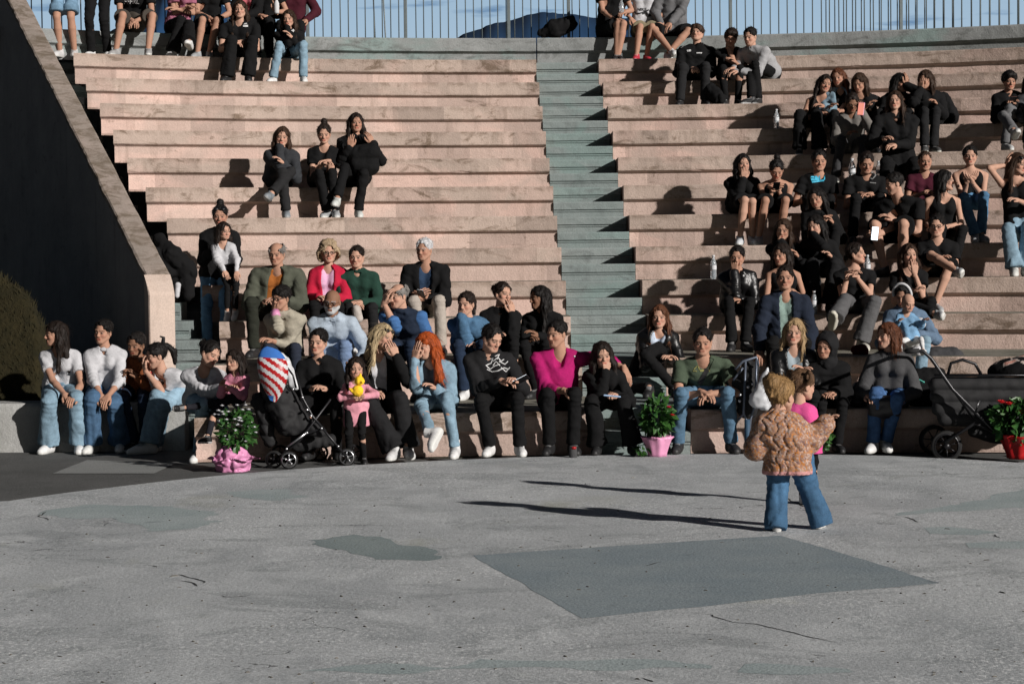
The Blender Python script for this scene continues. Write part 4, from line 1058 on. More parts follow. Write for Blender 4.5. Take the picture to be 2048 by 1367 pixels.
# --- first row
g1 = 'people sitting on the first tier'
P_('black_w', 'smiling woman all in black with tied back dark hair behind the small stroller', 1, (636, 684), 640, [(615, N_, .1), (668, N_, .1)], ['lap', 'lap'], (-14, 4, 4), ('tied', 'black'), ('cardigan', BL, N_), ('slim', BL), SBB, 'l', lean=.10, group=g1)
P_('blond', 'laughing blond woman in white top with sunglasses pushed into her hair, covering her mouth', 1, (766, 674), 762, [(784, N_, .30), (812, N_, .22)], [(748, 785, .36), (792, 712, .24, (-.3, .1, .9))], (52, 8, 10), ('mid', 'blond'), ('cardigan', BL, WH, 'o'), ('wide', BL2), ('low', (.5, .5, .5)), 'l', lean=.10, knees=[(745, 815), (800, 800)], elb=[N_, (812, 760, .15)], group=g1)
P_('redhead', 'woman with bright orange red hair in pale denim hiding her face with her hand', 1, (852, 692), 874, [(862, 868, .4), (905, N_, .25)], [(829, 718, .28, (.2, .1, .9)), (868, 776, .34)], (-40, 14, -8), ('longside', 'red'), ('denimj', LJ, (.09, .09, .1)), ('slim', LJ), ('high', (.6, .6, .6)), 'l', lean=.20, turn=-12, knees=[(842, 812), (892, 785)], elb=[(835, 775, .2), (920, 755, .05)], hk=('flat', 'relax'), group=g1, footdir=[(-.3, .7, -.5), N_])
P_('printh', 'person in black hoodie with a white scrawled print looking down at a phone', 1, (984, 676), 992, [(975, N_, .12), (1035, N_, .14)], [(1000, 760, .34, (.9, .4, -.1)), (1028, 762, .34)], (40, 24, 0), ('short', 'black'), ('hoodie', BL2), ('jeans', BL), SW, 'l', 'm', .95, lean=.16, knees=[(962, 800), (1035, 800)], group=g1)
P_('magenta', 'man in a magenta sweater with his arm round the girl beside him', 1, (1113, 668), 1112, [(1095, N_, .1), (1143, N_, .12)], [(1132, 782, .38, (.75, .5, -.35)), (1249, 738, .02, (.3, .3, -.8))], (-38, 8, 0), ('short', 'black'), ('sweater', (.34, .010, .11), 'v'), ('jeans', BL), SBB, 'm', 'm', 1, lean=.10, tint='belly', tl=1.55, knees=[(1095, 800), (1150, 800)], elb=[(1078, 772, .12), (1195, 712, -.12)], group=g1, back=.24, shw=.20)
P_('curly', 'girl in black with dark wavy hair holding her hand to her mouth', 1, (1205, 710), 1210, [(1192, N_, .12), (1262, N_, .2)], [(1212, 742, .22, (0, .1, .9)), (1232, 790, .36)], (8, 10, -6), ('wavy', 'dbrown'), ('jacket', BL, N_), ('wide', BL), SBB, 'l', 'f', .90, lean=.18, knees=[(1185, 820), (1250, 815)], elb=[(1205, 792, .28), (1262, 790, .1)], hk=('fist', 'fist'), group=g1)
P_('green', 'man in dark green tee and blue jeans with clasped hands and a cross strap', 1, (1405, 684), 1407, [(1353, N_, .08), (1460, N_, .12)], [(1404, 784, .46, (.55, .6, -.2)), (1418, 787, .46, (-.55, .6, -.2))], (-6, 10, 0), ('short', 'black'), ('tee', (.055, .075, .05)), ('jeans', (.075, .14, .21)), ('low', (.02, .02, .022), (.02, .02, .02)), 'm', 'm', 1.02, lean=.26, knees=[(1362, 785), (1455, 785)], elb=[(1362, 748, .22), (1462, 745, .22)], group=g1, shw=.20, seed=4)
P_('blond2', 'woman with long ash blond hair in a black leather jacket and denim sleeves', 1, (1588, 664), 1590, [(1570, N_, .1), (1610, N_, .1)], [(1596, 745, .3), (1606, 742, .3)], (-10, 4, 6), ('mid', 'dblond'), ('leather', BL, (.25, .3, .33)), ('slim', BL), SBB, 'l', lean=.10, group=g1)
P_('hoodboy', 'boy in black puffer jacket with the hood up, smiling to the left', 1, (1652, 694), 1656, [(1640, N_, .1), (1672, N_, .12)], [(1644, 787, .34, (.5, .5, 0)), (1668, 785, .34, (-.5, .5, 0))], (-30, 6, 4), ('none', 'black'), ('puffer', BL), ('jeans', BL), SBB, 'm', 'c', .84, lean=.12, group=g1)
P_('greycoat', 'woman with an auburn bob in a grey wool coat looking left', 1, (1774, 672), 1778, [(1744, N_, .12), (1770, N_, .05)], [(1738, 790, .3), (1802, 796, .3)], (-58, 2, 0), ('bob', 'auburn'), ('coat', (.06, .06, .063), N_), ('jeans', (.04, .09, .2)), SW, 'l', lean=.08, turn=-10, knees=[(1750, 815), (1790, 815)], group=g1)
# standing little girl and stage children
P_('duckgirl', 'little girl in a pink sweatshirt standing with a yellow toy', N_, (712, 737), 708, [(693, N_, 0), (722, N_, 0)], [(712, 793, .13, (.6, .6, .2)), (722, 793, .13, (-.6, .6, .2))], (10, 4, 0), ('half', 'dbrown'), ('sweater', (.62, .27, .33)), ('slim', BL), SBB, 'l', 'c', .56, stand=.47, Y=17.55, floor=-.03, hk=('hold', 'hold'), lean=.0, elb=[(682, 780, .0), (742, 778, .0)])
P_('quilt', 'toddler in an orange flowered quilted jacket and blue jeans walking away on the stage', N_, (1562, 792), 1572, [(1636, N_, -.06), (1550, N_, .02)], [(1652, 846, .0), (1530, 890, -.12)], (140, 6, 0), ('kidbun', (.22, .13, .055)), ('puffer', (.50, .27, .15)), ('wide', (.04, .095, .17)), ('low', (.4, .4, .4)), 'l', 'c', .57, stand=.50, Y=12.72, floor=0, turn=172, lean=0, elb=[(1628, 894, -.02), (1512, 884, .05)], vox=.0075, hs=1.2, seed=9)
P_('pinkkid', 'toddler in a bright pink top with two hair loops behind the quilted jacket child', N_, (1605, 772), 1610, [(1620, N_, .02), (1604, N_, -.04)], [(1640, 850, .1), N_], (120, 8, 0), ('loops', (.10, .055, .03)), ('sweater', (.62, .08, .26)), ('slim', BL), ('low', (.5, .5, .5)), 'l', 'c', .57, stand=.50, Y=14.05, floor=0, turn=165, lean=0, vox=.009, hs=1.12)
# --- second row
g2_ = 'people sitting on the second tier'
P_('auburn', 'woman with long auburn hair in a black leather jacket over a pale blue top', 2, (1318, 634), 1308, [(1296, N_, .2), (1345, N_, .1)], [(1330, 714, .3, (.5, .4, .1)), (1340, 716, .3)], (-6, 2, 0), ('mid', (.10, .04, .02)), ('leather', BL, (.45, .52, .62)), ('slim', BL), SBB, 'l', lean=.12, knees=[(1290, 765), (1330, 755)], group=g2_)
P_('navyman', 'smiling man in a navy jacket over a pale green shirt', 2, (1570, 556), 1568, [(1540, N_, .2), (1600, N_, .2)], [(1520, 700, .32), (1618, 700, .32)], (-6, 2, 0), ('short', 'dbrown'), ('jacket', (.012, .017, .03), (.20, .28, .25)), ('jeans', BL), SBB, 'm', 'm', 1.0, lean=.10, group=g2_, back=.12)
P_('mother', 'mother with a white headband holding a baby in denim', 2, (1806, 590), 1812, [(1790, N_, .2), (1835, N_, .2)], [(1800, 672, .32, (.7, .3, 0)), (1836, 668, .32, (-.7, .3, 0))], (-25, 22, 0), ('tied', 'black'), ('jacket', (.10, .15, .22), N_), ('jeans', LJ), SW, 'm', lean=.12, elb=[(1784, 668, .2), (1856, 668, .2)], group=g2_)
P_('baby', 'bald baby in a blue denim jacket held in front of the mother', N_, (1816, 606), 1824, [(1800, 705, .3), (1846, 700, .3)], [(1800, 640, .15), (1850, 640, .1)], (20, 20, 0), ('none', (.2, .12, .08)), ('denimj', (.16, .30, .46), N_), ('slim', (.6, .6, .6)), ('low', (.6, .6, .6)), 'l', 'c', .42, Y=19.15, seatz=.82, floor=.6, lean=.03, knees=[(1800, 680), (1842, 678)], hs=1.05)
P_('bald', 'balding man in a navy vest over a blue shirt with his hand to his mouth', 2, (796, 592), 812, [(780, N_, .2), (830, N_, .2)], [(768, 607, .28, (.3, .1, .9)), (850, 690, .3)], (-42, 10, 0), ('bald', 'greyd'), ('vest', (.014, .022, .04), N_, (.05, .13, .30)), ('jeans', DJ), SBB, 'l', 'm', 1.0, lean=.22, turn=-15, elb=[(787, 652, .32), (850, 660, .1)], group=g2_)
P_('denimgirl', 'girl with dark ponytail in blue denim jacket resting her chin on her hand', 2, (932, 608), 938, [(925, N_, .2), (960, N_, .2)], [(922, 632, .26, (.1, .1, .9)), (955, 690, .3)], (-24, 6, 0), ('pony', 'dbrown'), ('denimj', (.06, .13, .22), N_), ('jeans', DJ), SW, 'l', lean=.22, elb=[(925, 690, .3), N_], hk=('fist', 'relax'), group=g2_)
P_('smile', 'smiling young woman in black with short dark hair looking right', 2, (1005, 588), 1000, [(990, N_, .2), (1020, N_, .2)], ['lap', (1024, 626, .2, (-.1, .1, .9))], (38, 2, 6), ('bun', 'dbrown'), ('cardigan', BL, N_), ('slim', BL), SBB, 'l', lean=.14, elb=[N_, (1030, 680, .25)], group=g2_)
P_('darkhair', 'woman with long straight black hair turned left, dressed in black', 2, (1078, 596), 1085, [(1070, N_, .2), (1100, N_, .2)], [(1062, 680, .3), 'lap'], (-62, 4, 0), ('long', 'black'), ('jacket', BL, N_), ('slim', BL), SBB, 'd', lean=.12, turn=-20, group=g2_)
P_('beige', 'person with short black hair and glasses in beige jacket with pink cuffs', 2, (562, 596), 565, [(545, N_, .2), (590, N_, .2)], [(549, 618, .24, (0, .1, .9)), (540, 680, .34)], (-34, 8, 0), ('fringe', 'black'), ('shirt', (.33, .30, .24)), ('jeans', (.02, .025, .04)), SBB, 'm', lean=.22, elb=[(547, 668, .3), (598, 660, .1)], glasses=True, group=g2_, tl=1.6)
P_('greybeard', 'bald man with a grey beard and sunglasses in a pale blue jacket', 2, (664, 604), 662, [(640, N_, .2), (690, N_, .2)], [(690, 715, .4), (720, 720, .35)], (-8, 10, 4), ('none', 'grey'), ('jacket', (.34, .40, .47), N_), ('jeans', (.14, .2, .32)), SBB, 'd', 'm', 1.0, lean=.24, beard=(.42, .42, .42), glasses=True, group=g2_)
# --- third row, left
g3 = 'people sitting on the third tier'
P_('olive', 'older balding man in an olive jacket over an orange shirt', 3, (553, 508), 540, [(505, N_, .2), (570, N_, .2)], [(528, 602, .34), (560, 600, .34)], (-12, 10, 0), ('bald', 'greyd'), ('jacket', (.075, .08, .06), (.30, .10, .022)), ('jeans', (.02, .022, .016)), SBB, 'm', 'm', 1.05, lean=.18, group=g3, shw=.205)  # trouser colour darkened to stand in for the shadow of the people in front
P_('redcoat', 'older woman with curly blond grey hair and glasses in a crimson coat', 3, (657, 505), 655, [(635, N_, .2), (675, N_, .2)], ['lap', 'lap'], (12, 2, 0), ('curly', 'curlyb'), ('coat', (.42, .012, .04), (.60, .35, .50)), ('slim', BL), SBB, 'l', lean=.06, glasses=True, group=g3)
P_('greenboy', 'boy with cropped dark hair in a dark green zip top', 3, (713, 514), 722, [(705, N_, .2), (745, N_, .2)], [(708, 608, .3), (722, 604, .3)], (-4, 6, 0), ('short', 'dbrown'), ('hoodie', (.014, .042, .03)), ('jeans', BL2), SW, 'l', 'm', .92, lean=.14, group=g3)
P_('whitehair', 'man with white grey hair in a black hooded coat looking at his phone', 3, (848, 500), 850, [(840, N_, .2), (880, N_, .2)], [(836, 592, .34, (.4, .5, .3)), (850, 596, .34, (-.4, .5, .3))], (-22, 4, 0), ('short', 'grey'), ('jacket', BL, (.02, .04, .08), 'hood'), ('jeans', (.36, .32, .28)), SBB, 'm', 'm', 1.03, lean=.14, group=g3, hk=('hold', 'hold'))
P_('motherL', 'woman in black with dark hair tied up holding the girl in white', 4, (440, 432), 432, [(412, N_, .3), (448, N_, .3)], [(430, 498, .32, (.5, .3, .5)), (462, 560, .36)], (4, 8, 0), ('topbun', 'black'), ('jacket', BL, N_), ('jeans', (.08, .17, .28)), SW, 'm', lean=.10, elb=[(398, 525, .1), (482, 520, .1)], floor=.35, group=N_)
P_('whitegirl', 'little girl in a frilled white blouse on the lap of the woman in black', N_, (448, 463), 452, [(455, 640, .3), (470, 632, .3)], [(452, 550, .2), (474, 548, .2)], (38, 4, 0), ('bob', 'dbrown'), ('blouse', WH), ('slim', BL), SW, 'l', 'c', .62, Y=21.22, seatz=1.56, floor=1.05, lean=.04, knees=[(455, 572), (472, 570)], hs=.95, elb=[(430, 520, .1), (484, 515, .1)])
P_('leatherg', 'woman in a shiny black jacket with tied back hair covering her mouth with her hand', 3, (1474, 514), 1472, [(1462, N_, .3), (1490, N_, .35)], [(1469, 542, .2, (0, .1, .9)), (1480, 600, .3)], (-10, 8, 0), ('tied', 'black'), ('leather', BL, N_), ('jeans', BL), SBB, 'm', lean=.14, elb=[(1462, 592, .22), N_], group=g3)
P_('longbrown', 'girl with very long brown hair and bare arms looking left behind the smiling man', 3, (1562, 510), 1568, [(1560, N_, .2), (1590, N_, .2)], ['lap', 'lap'], (-34, 8, 0), ('long', 'dbrown'), ('tank', BL), ('jeans', BL), SBB, 'm', lean=.10, group=g3)
P_('greypants', 'girl in black tee and grey trousers looking right with one shoe sole showing', 3, (1712, 508), 1716, [(1668, 640, .3), (1722, N_, .25)], [(1697, 545, .26, (.6, .4, .2)), (1712, 552, .27, (-.6, .4, .2))], (62, -6, 0), ('tied', 'dbrown'), ('tee', BL), ('wide', (.085, .085, .088)), ('low', (.45, .43, .38), (.5, .48, .4)), 'l', lean=.08, knees=[(1690, 600), (1748, 604)], elb=[(1672, 580, .08), (1752, 572, .08)], group=g3, shw=.175, footdir=[(0, 1, .9), N_])
P_('chinhand', 'girl with long brown hair in a black tee touching her chin', 3, (1818, 510), 1826, [(1872, 628, .3), (1830, N_, .2)], ['lap', (1829, 546, .24, (0, .1, .9))], (10, 0, 0), ('long', 'brown'), ('tee', BL), ('jeans', BL), SN, 'l', lean=.12, knees=[(1810, 608), (1862, 606)], elb=[N_, (1850, 590, .18)], group=g3)
# --- fourth row
g4 = 'people sitting on the fourth tier'
P_('chinfist', 'girl with long brown hair resting her chin on her fist above the long haired girl', 4, (1566, 460), 1575, [(1560, N_, .2), (1600, N_, .2)], [(1560, 480, .22, (.4, .1, .7)), 'lap'], (-16, 8, 6), ('mid', 'brown'), ('sweater', BL), ('jeans', BL), SBB, 'm', lean=.18, elb=[(1582, 525, .25), N_], hk=('fist', 'relax'), group=g4)
P_('cheekhand', 'girl with very long black hair leaning her cheek on her hand', 4, (1630, 452), 1640, [(1625, N_, .25), (1660, N_, .25)], [(1622, 462, .22, (0, .1, .9)), 'lap'], (-34, 12, -8), ('long', 'black'), ('sweater', BL), ('wide', BL2), SBB, 'l', lean=.20, elb=[(1632, 515, .25), N_], group=g4)
P_('specs', 'person in black with glasses and cropped hair, one bare shin crossed over', 4, (1873, 452), 1880, [(1912, 541, .4), (1870, N_, .25)], [(1876, 520, .34), (1886, 524, .34)], (-14, 6, 0), ('short', 'black'), ('tee', BL), ('shorts', BL), SN, 'l', 'm', .97, lean=.12, knees=[(1862, 510), (1905, 515)], glasses=True, group=g4)
# --- fifth row
g5 = 'people sitting on the fifth tier'
P_('leaning', 'girl with long black hair bent to the left in the dark cluster', 5, (1632, 396), 1645, [(1625, N_, .25), (1660, N_, .25)], ['lap', 'lap'], (-22, 16, -10), ('long', 'black'), ('hoodie', BL), ('jeans', BL), SBB, 'm', lean=.22, group=g5)
P_('bigguy', 'stocky young man in black tee seen in profile holding a lit phone', 5, (1788, 368), 1800, [(1768, N_, .2), (1805, N_, .2)], [(1762, 466, .40, (-.8, .4, 0)), 'lap'], (-76, 14, 0), ('short', 'black'), ('tee', BL), ('shorts', BL), SBB, 'l', 'm', 1.1, lean=.20, turn=-30, knees=[(1755, 478), (1806, 462)], elb=[(1812, 445, .15), N_], group=g5, shw=.21, hk=('hold', 'relax'))
P_('straight', 'girl with waist long straight black hair and sleeveless black top facing away to the right', 5, (1890, 362), 1888, [(1870, N_, .25), (1905, N_, .25)], [(1862, 455, .2), (1898, 452, .3, (-.8, .4, 0))], (75, 0, 0), ('longback', 'black'), ('tank', BL), ('jeans', BL), SBB, 'l', lean=.08, turn=10, elb=[(1852, 425, .0), (1934, 432, .0)], group=g5, shw=.175)
P_('edgegirl', 'girl at the right edge with sunglasses on her head and pale ripped jeans', 5, (2036, 328), 2040, [(2028, N_, .30), (2052, N_, .22)], [(2012, 330, .04, (.2, 0, .9)), (2034, 400, .3)], (42, 10, 0), ('long', 'brown'), ('tank', BL), ('wide', LJ), ('low', (.5, .5, .48)), 'l', lean=.06, knees=[(2014, 440), (2056, 445)], elb=[(1996, 372, .05), (2060, 392, .1)], group=g5)
# --- sixth row, right
g6 = 'people sitting on the sixth tier'
P_('longblack', 'girl with long black hair in black jacket and bare legs, one hand at her collar', 6, (1486, 328), 1484, [(1480, N_, .2), (1505, N_, .1)], [(1487, 358, .22, (.1, .2, .8)), (1494, 400, .3)], (8, 2, 0), ('long', 'black'), ('jacket', BL, N_), ('shorts', BL), ('low', (.5, .52, .55)), 'l', lean=.10, knees=[(1488, 412), (1505, 410)], elb=[(1462, 385, .12), N_], group=g6)
P_('topbun', 'girl with a high bun and black tank top looking down at her phone', 6, (1553, 340), 1548, [(1518, N_, .15), (1560, N_, .15)], [(1545, 376, .28, (.4, .4, .2)), (1556, 377, .28, (-.4, .4, .2))], (0, 30, 0), ('topbun', 'black'), ('tank', BL), ('shorts', BL), ('low', (.35, .35, .36)), 'm', lean=.24, knees=[(1530, 405), (1570, 410)], elb=[(1522, 388, .15), (1582, 388, .15)], group=g6, shw=.175, hk=('hold', 'hold'))
P_('cyan', 'teenage boy in black tee with a cyan chest print', 6, (1638, 322), 1632, [(1615, N_, .2), (1650, N_, .2)], [(1608, 400, .3), (1650, 400, .3)], (2, 8, 0), ('short', 'black'), ('tee', BL), ('jeans', BL), SBB, 'm', 'm', .97, lean=.12, elb=[(1598, 380, .05), (1668, 378, .05)], group=g6)
P_('blackboy', 'boy with cropped hair in a black printed tee looking down at his hands', 6, (1733, 326), 1730, [(1705, N_, .2), (1750, N_, .2)], [(1722, 388, .3, (.6, .4, 0)), (1740, 388, .3, (-.6, .4, 0))], (0, 20, 0), ('short', 'dbrown'), ('tee', BL), ('jeans', BL), SBB, 'm', 'm', .97, lean=.16, group=g6, shw=.20, elb=[(1695, 385, .1), (1768, 385, .1)])
P_('maroon', 'boy with a shaved head in a maroon tee', 6, (1850, 322), 1846, [(1835, N_, .2), (1865, N_, .2)], ['lap', 'lap'], (2, 10, 0), ('buzz', 'brown'), ('tee', (.055, .008, .018)), ('jeans', BL), SBB, 'm', 'm', .85, lean=.12, group=g6)
P_('tank', 'girl with scraped back hair, black tank top and blue jeans rubbing her hands', 6, (1940, 312), 1946, [(1950, N_, .25), (1962, N_, .2)], [(1936, 362, .28, (.5, .3, .4)), (1944, 364, .28, (-.5, .3, .4))], (-8, 6, 0), ('tied', 'black'), ('tank', BL), ('jeans', (.06, .14, .24)), SN, 'l', lean=.10, knees=[(1925, 388), (1968, 385)], elb=[(1916, 368, .08), (1972, 372, .08)], group=g6, shw=.17)
# --- middle left trio on row seven
g7 = 'three girls in black on the seventh tier'
P_('trio1', 'girl in grey jacket with long brown hair, cheek on hand and one leg crossed', 7, (564, 274), 560, [(542, 388, .3), (573, N_, .22)], [(559, 292, .2, (.2, .1, .8)), (566, 326, .3)], (6, 8, 6), ('long', 'brown'), ('jacket', (.028, .03, .034), N_), ('jeans', (.016, .016, .017)), ('low', (.2, .22, .24), (.3, .3, .3)), 'l', lean=.16, knees=[(582, 342), (565, 345)], elb=[(552, 325, .22), N_], hk=('fist', 'relax'), group=g7)
P_('trio2', 'girl with a top bun and black scoop neck tee, hands together', 7, (648, 268), 645, [(655, N_, .2), (672, N_, .2)], [(648, 324, .28, (.5, .4, 0)), (656, 322, .28, (-.5, .4, 0))], (4, 14, 0), ('topbun', 'dbrown'), ('tee', BL, 'v'), ('jeans', BL), SN, 'l', lean=.12, knees=[(640, 355), (665, 352)], elb=[(618, 325, .05), (668, 325, .05)], group=g7)
P_('trio3', 'girl in black with long dark hair hugging a black bag, white sneaker raised', 7, (712, 246), 712, [(674, 398, .3), (718, N_, .2)], [(700, 294, .26, (.1, .1, .9)), (744, 286, .2, (-.3, .1, .8))], (14, 2, 0), ('long', 'dbrown'), ('jacket', BL, N_), ('jeans', BL), ('low', (.5, .52, .5)), 'm', lean=.08, knees=[(690, 335), (728, 345)], group=g7)
# --- upper right
g8 = 'people sitting on the eighth and ninth tiers'
P_('denimhug', 'girl with long auburn hair in a denim jacket hugging her friend', 9, (1676, 156), 1682, [(1670, N_, .3), (1700, N_, .3)], [(1660, 214, .25), (1648, 212, .25)], (-22, 6, -10), ('long', 'auburn'), ('denimj', (.17, .25, .31), BL), ('jeans', BL), SBB, 'm', lean=.10, group=g8)
P_('bareshoulder', 'girl in a black top with bare shoulders leaning against the denim jacket', 9, (1650, 168), 1625, [(1600, N_, .3), (1640, N_, .3)], [(1640, 226, .32, (.9, .3, 0)), (1682, 222, .3, (-.9, .3, 0))], (8, 6, 12), ('long', 'dbrown'), ('tank', BL), ('wide', BL), SB, 'm', lean=.18, elb=[(1622, 218, .2), N_], group=g8, knees=[(1600, 245), (1635, 248)])
P_('palegirl', 'girl sitting low in grey jeans holding up a phone in a pink case', 8, (1704, 206), 1700, [(1672, N_, .2), (1722, N_, .2)], ['lap', (1724, 222, .30, (-.1, .1, .9))], (0, 28, 0), ('short', 'dbrown'), ('sweater', (.14, .13, .12)), ('jeans', (.045, .045, .047)), ('low', (.05, .05, .05), (.55, .55, .5)), 'd', lean=.10, knees=[(1690, 238), (1728, 242)], elb=[N_, (1742, 262, .2)], group=g8, hk=('relax', 'hold'))
P_('lookdown', 'girl with straight dark hair in a black tee looking down', 9, (1718, 166), 1735, [(1720, N_, .3), (1750, N_, .3)], ['lap', (1762, 222, .2)], (-26, 24, 0), ('long', 'brown'), ('tee', BL), ('jeans', BL), SBB, 'm', lean=.20, elb=[N_, (1768, 205, .05)], group=g8)
P_('turned', 'girl with sleek black hair raising her hand to her mouth, turned right', 9, (1800, 166), 1790, [(1775, N_, .3), (1810, N_, .3)], ['lap', (1812, 170, .2, (.1, .1, .8))], (40, 8, 0), ('long', 'black'), ('jacket', BL, N_), ('jeans', BL), SBB, 'm', lean=.14, group=g8)
P_('brownleft', 'girl with brown hair turned left with drawn up knees and black sneakers', 9, (1850, 160), 1862, [(1850, N_, .3), (1868, N_, .22)], [(1842, 178, .2, (0, .1, .8)), 'knee'], (-36, 12, 0), ('long', 'brown'), ('jacket', BL, N_), ('jeans', BL2), ('low', (.05, .05, .05), (.55, .55, .5)), 'm', lean=.14, knees=[(1848, 195), (1874, 192)], group=g8)
P_('broad', 'broad girl in black with brown hair sitting below the others', 7, (1790, 196+6), 1802, [(1775, N_, .2), (1825, N_, .2)], [(1768, 278, .3), (1790, 290, .3)], (-14, 0, 0), ('mid', 'brown'), ('cardigan', BL, N_), ('wide', BL), SN, 'l', 'f', 1.10, lean=.06, group=g8, shw=.19, knees=[(1775, 290), (1830, 288)])
P_('greycross', 'girl in black with grey patterned trousers crossed, looking at a phone', 9, (2019, 162), 2020, [(2028, 262, .3), (2012, N_, .25)], [(2016, 205, .28, (.4, .4, .2)), (2028, 208, .28, (-.4, .4, .2))], (4, 12, 0), ('mop', 'black'), ('hoodie', BL), ('jeans', (.12, .12, .125)), ('low', (.4, .4, .4)), 'm', lean=.14, knees=[(2006, 232), (2018, 226)], group=g8)
P_('edgeperson', 'dark haired person in grey cut off by the right edge', 9, (2062, 165), 2066, [(2055, N_, .3), (2080, N_, .3)], ['lap', 'lap'], (-20, 10, 0), ('long', 'black'), ('hoodie', (.06, .06, .065)), ('jeans', BL), SBB, 'm', lean=.1, group=g8)
# --- top right boys
g11 = 'boys sitting on the eleventh tier'
P_('trackboy', 'boy in a black track jacket with small white logos looking up', 11, (1394, 68), 1388, [(1362, N_, .25), (1412, N_, .25)], [(1384, 137, .28, (.5, .4, 0)), (1396, 137, .28, (-.5, .4, 0))], (-18, -14, 0), ('mop', 'brown'), ('jacket', BL, N_), ('track', (.014, .014, .015)), SBB, 'l', 'm', .98, lean=.06, group=g11, hk=('fist', 'fist'), shw=.195)
P_('faceboy', 'boy in black with curly hair propping his face on his hand', 11, (1462, 76), 1460, [(1452, N_, .25), (1478, N_, .25)], [(1455, 92, .2, (.1, .1, .8)), 'lap'], (-8, 18, 6), ('mop', 'dbrown'), ('tee', BL), ('slim', BL), SBB, 'm', 'm', .92, lean=.20, elb=[(1464, 125, .24), N_], group=g11)
P_('greyhoodie', 'boy in a pale grey hoodie bent forward with joined hands', 11, (1500, 74), 1538, [(1505, N_, .35), (1518, N_, .25)], [(1468, 136, .36, (-.8, .4, -.2)), (1474, 142, .36, (-.8, .4, -.2))], (-32, 12, 0), ('short', 'black'), ('hoodie', (.30, .30, .31)), ('jeans', BL), SB, 'l', 'm', 1.0, lean=.34, turn=-38, knees=[(1500, 138), (1512, 142)], group=g11)
# --- people on the grey top tier (heads above the picture)
g13 = 'people sitting on the grey top tier'
P_('toptee', 'boy in black tee with bare legs, head cropped off, just right of the stairway', 13, (1222, -52), 1222, [(1236, N_, .25), (1240, N_, .25)], [(1230, 40, .30, (.9, .3, 0)), (1248, 25, .3)], (0, 5, 0), ('short', 'black'), ('tee', BL), ('shorts', BL), SBB, 'm', 'm', 1.0, lean=.14, knees=[(1236, 52), (1246, 54)], elb=[(1200, 30, .12), N_], group=g13)
P_('nike', 'boy in a white printed tee and beige shorts whose head is out of the picture', 13, (1288, -48), 1290, [(1276, N_, .3), (1296, N_, .15)], [(1262, 38, .12), (1320, 34, .1)], (0, 5, 0), ('short', 'black'), ('tee', WH), ('shorts', (.20, .17, .11)), ('low', (.4, .03, .05), (.6, .6, .6)), 'm', 'm', .93, lean=.10, knees=[(1280, 54), (1304, 54)], group=g13)
P_('greytop', 'boy in grey hoodie and black shorts with one bare leg crossed, head cropped off', 13, (1350, -50), 1350, [(1342, 102, .35), (1338, N_, .3)], [(1322, 48, .25, (-.8, .3, 0)), (1340, 46, .25)], (0, 5, 0), ('short', 'black'), ('hoodie', (.12, .12, .125)), ('shorts', BL), ('low', (.5, .5, .5)), 'm', 'm', 1.0, lean=.12, knees=[(1308, 60), (1374, 64)], group=g13)
P_('denimshorts', 'person in long denim shorts standing at the left end, only legs in view', 12, (140, -160), 140, [(127, N_, .05), (156, N_, .05)], [N_, N_], (0, 5, 0), ('short', 'black'), ('tee', BL), ('shorts', (.10, .17, .24)), ('low', (.5, .5, .5)), 'm', 'm', 1.0, stand=.90, Y=27.0, floor=4.2, group='people standing on the top tier')
P_('blacktrs', 'standing person in black trousers and purple top, only the lower body in view', 12, (206, -150), 206, [(190, N_, .05), (222, N_, .0)], [N_, N_], (0, 5, 0), ('short', 'black'), ('tee', (.10, .02, .22)), ('jeans', BL), SW, 'm', 'm', .98, stand=.88, Y=27.1, floor=4.2, group='people standing on the top tier')
P_('printtee', 'man in black tee and dark shorts sitting with clasped hands, head out of the picture', 13, (268, -52), 268, [(239, N_, .25), (303, N_, .25)], [(266, 42, .38, (.4, .6, -.3)), (272, 42, .38, (-.4, .6, -.3))], (0, 5, 0), ('short', 'black'), ('tee', BL), ('shorts', (.05, .042, .035)), ('low', (.3, .3, .3)), 'm', 'm', 1.04, lean=.22, knees=[(242, 46), (302, 48)], group=g13, shw=.20)
P_('pinktop', 'girl in dusty pink top and black trousers, arms folded, head out of the picture', 13, (362, -48), 362, [(352, N_, .25), (378, 85, .3)], [(378, 14, .2, (.8, .3, 0)), (352, 18, .2)], (0, 5, 0), ('long', 'dbrown'), ('tee', (.28, .10, .15)), ('wide', BL), ('low', (.6, .6, .6)), 'm', lean=.10, knees=[(360, 48), (378, 50)], group=g13)
P_('shortsguy', 'person in black tee and shorts beside the girl in pink, head out of the picture', 13, (420, -50), 420, [(401, N_, .25), (425, N_, .2)], [(420, 36, .32), (436, 38, .32)], (0, 5, 0), ('short', 'black'), ('tee', BL), ('shorts', BL), SN, 'm', 'm', 1.0, lean=.16, knees=[(402, 58), (430, 60)], group=g13)
P_('bottleguy', 'person in black tee holding a white bottle, head out of the picture', 13, (528, -50), 530, [(520, N_, .25), (545, N_, .2)], [(524, 32, .3), (553, 24, .3, (0, .3, .8))], (0, 5, 0), ('short', 'black'), ('tee', BL), ('jeans', BL), SBB, 'm', 'm', 1.0, lean=.14, group=g13)
P_('maroontop', 'person in black with a maroon hood behind the girl in blue jeans', 13, (588, -46), 590, [(570, N_, .25), (610, N_, .2)], [(575, 30, .3), (612, 40, .2)], (0, 5, 0), ('short', 'black'), ('hoodie', (.05, .008, .015)), ('jeans', BL), SBB, 'm', 'm', .95, lean=.14, group=g13)
P_('darkback', 'dark clothed person half hidden at the back between the boys on the left', 13, (500, -46), 492, [(485, N_, .2), (505, N_, .2)], ['lap', 'lap'], (0, 5, 0), ('long', 'black'), ('jacket', BL, (.4, .1, .12)), ('jeans', BL), SBB, 'm', lean=.10, group=g13)
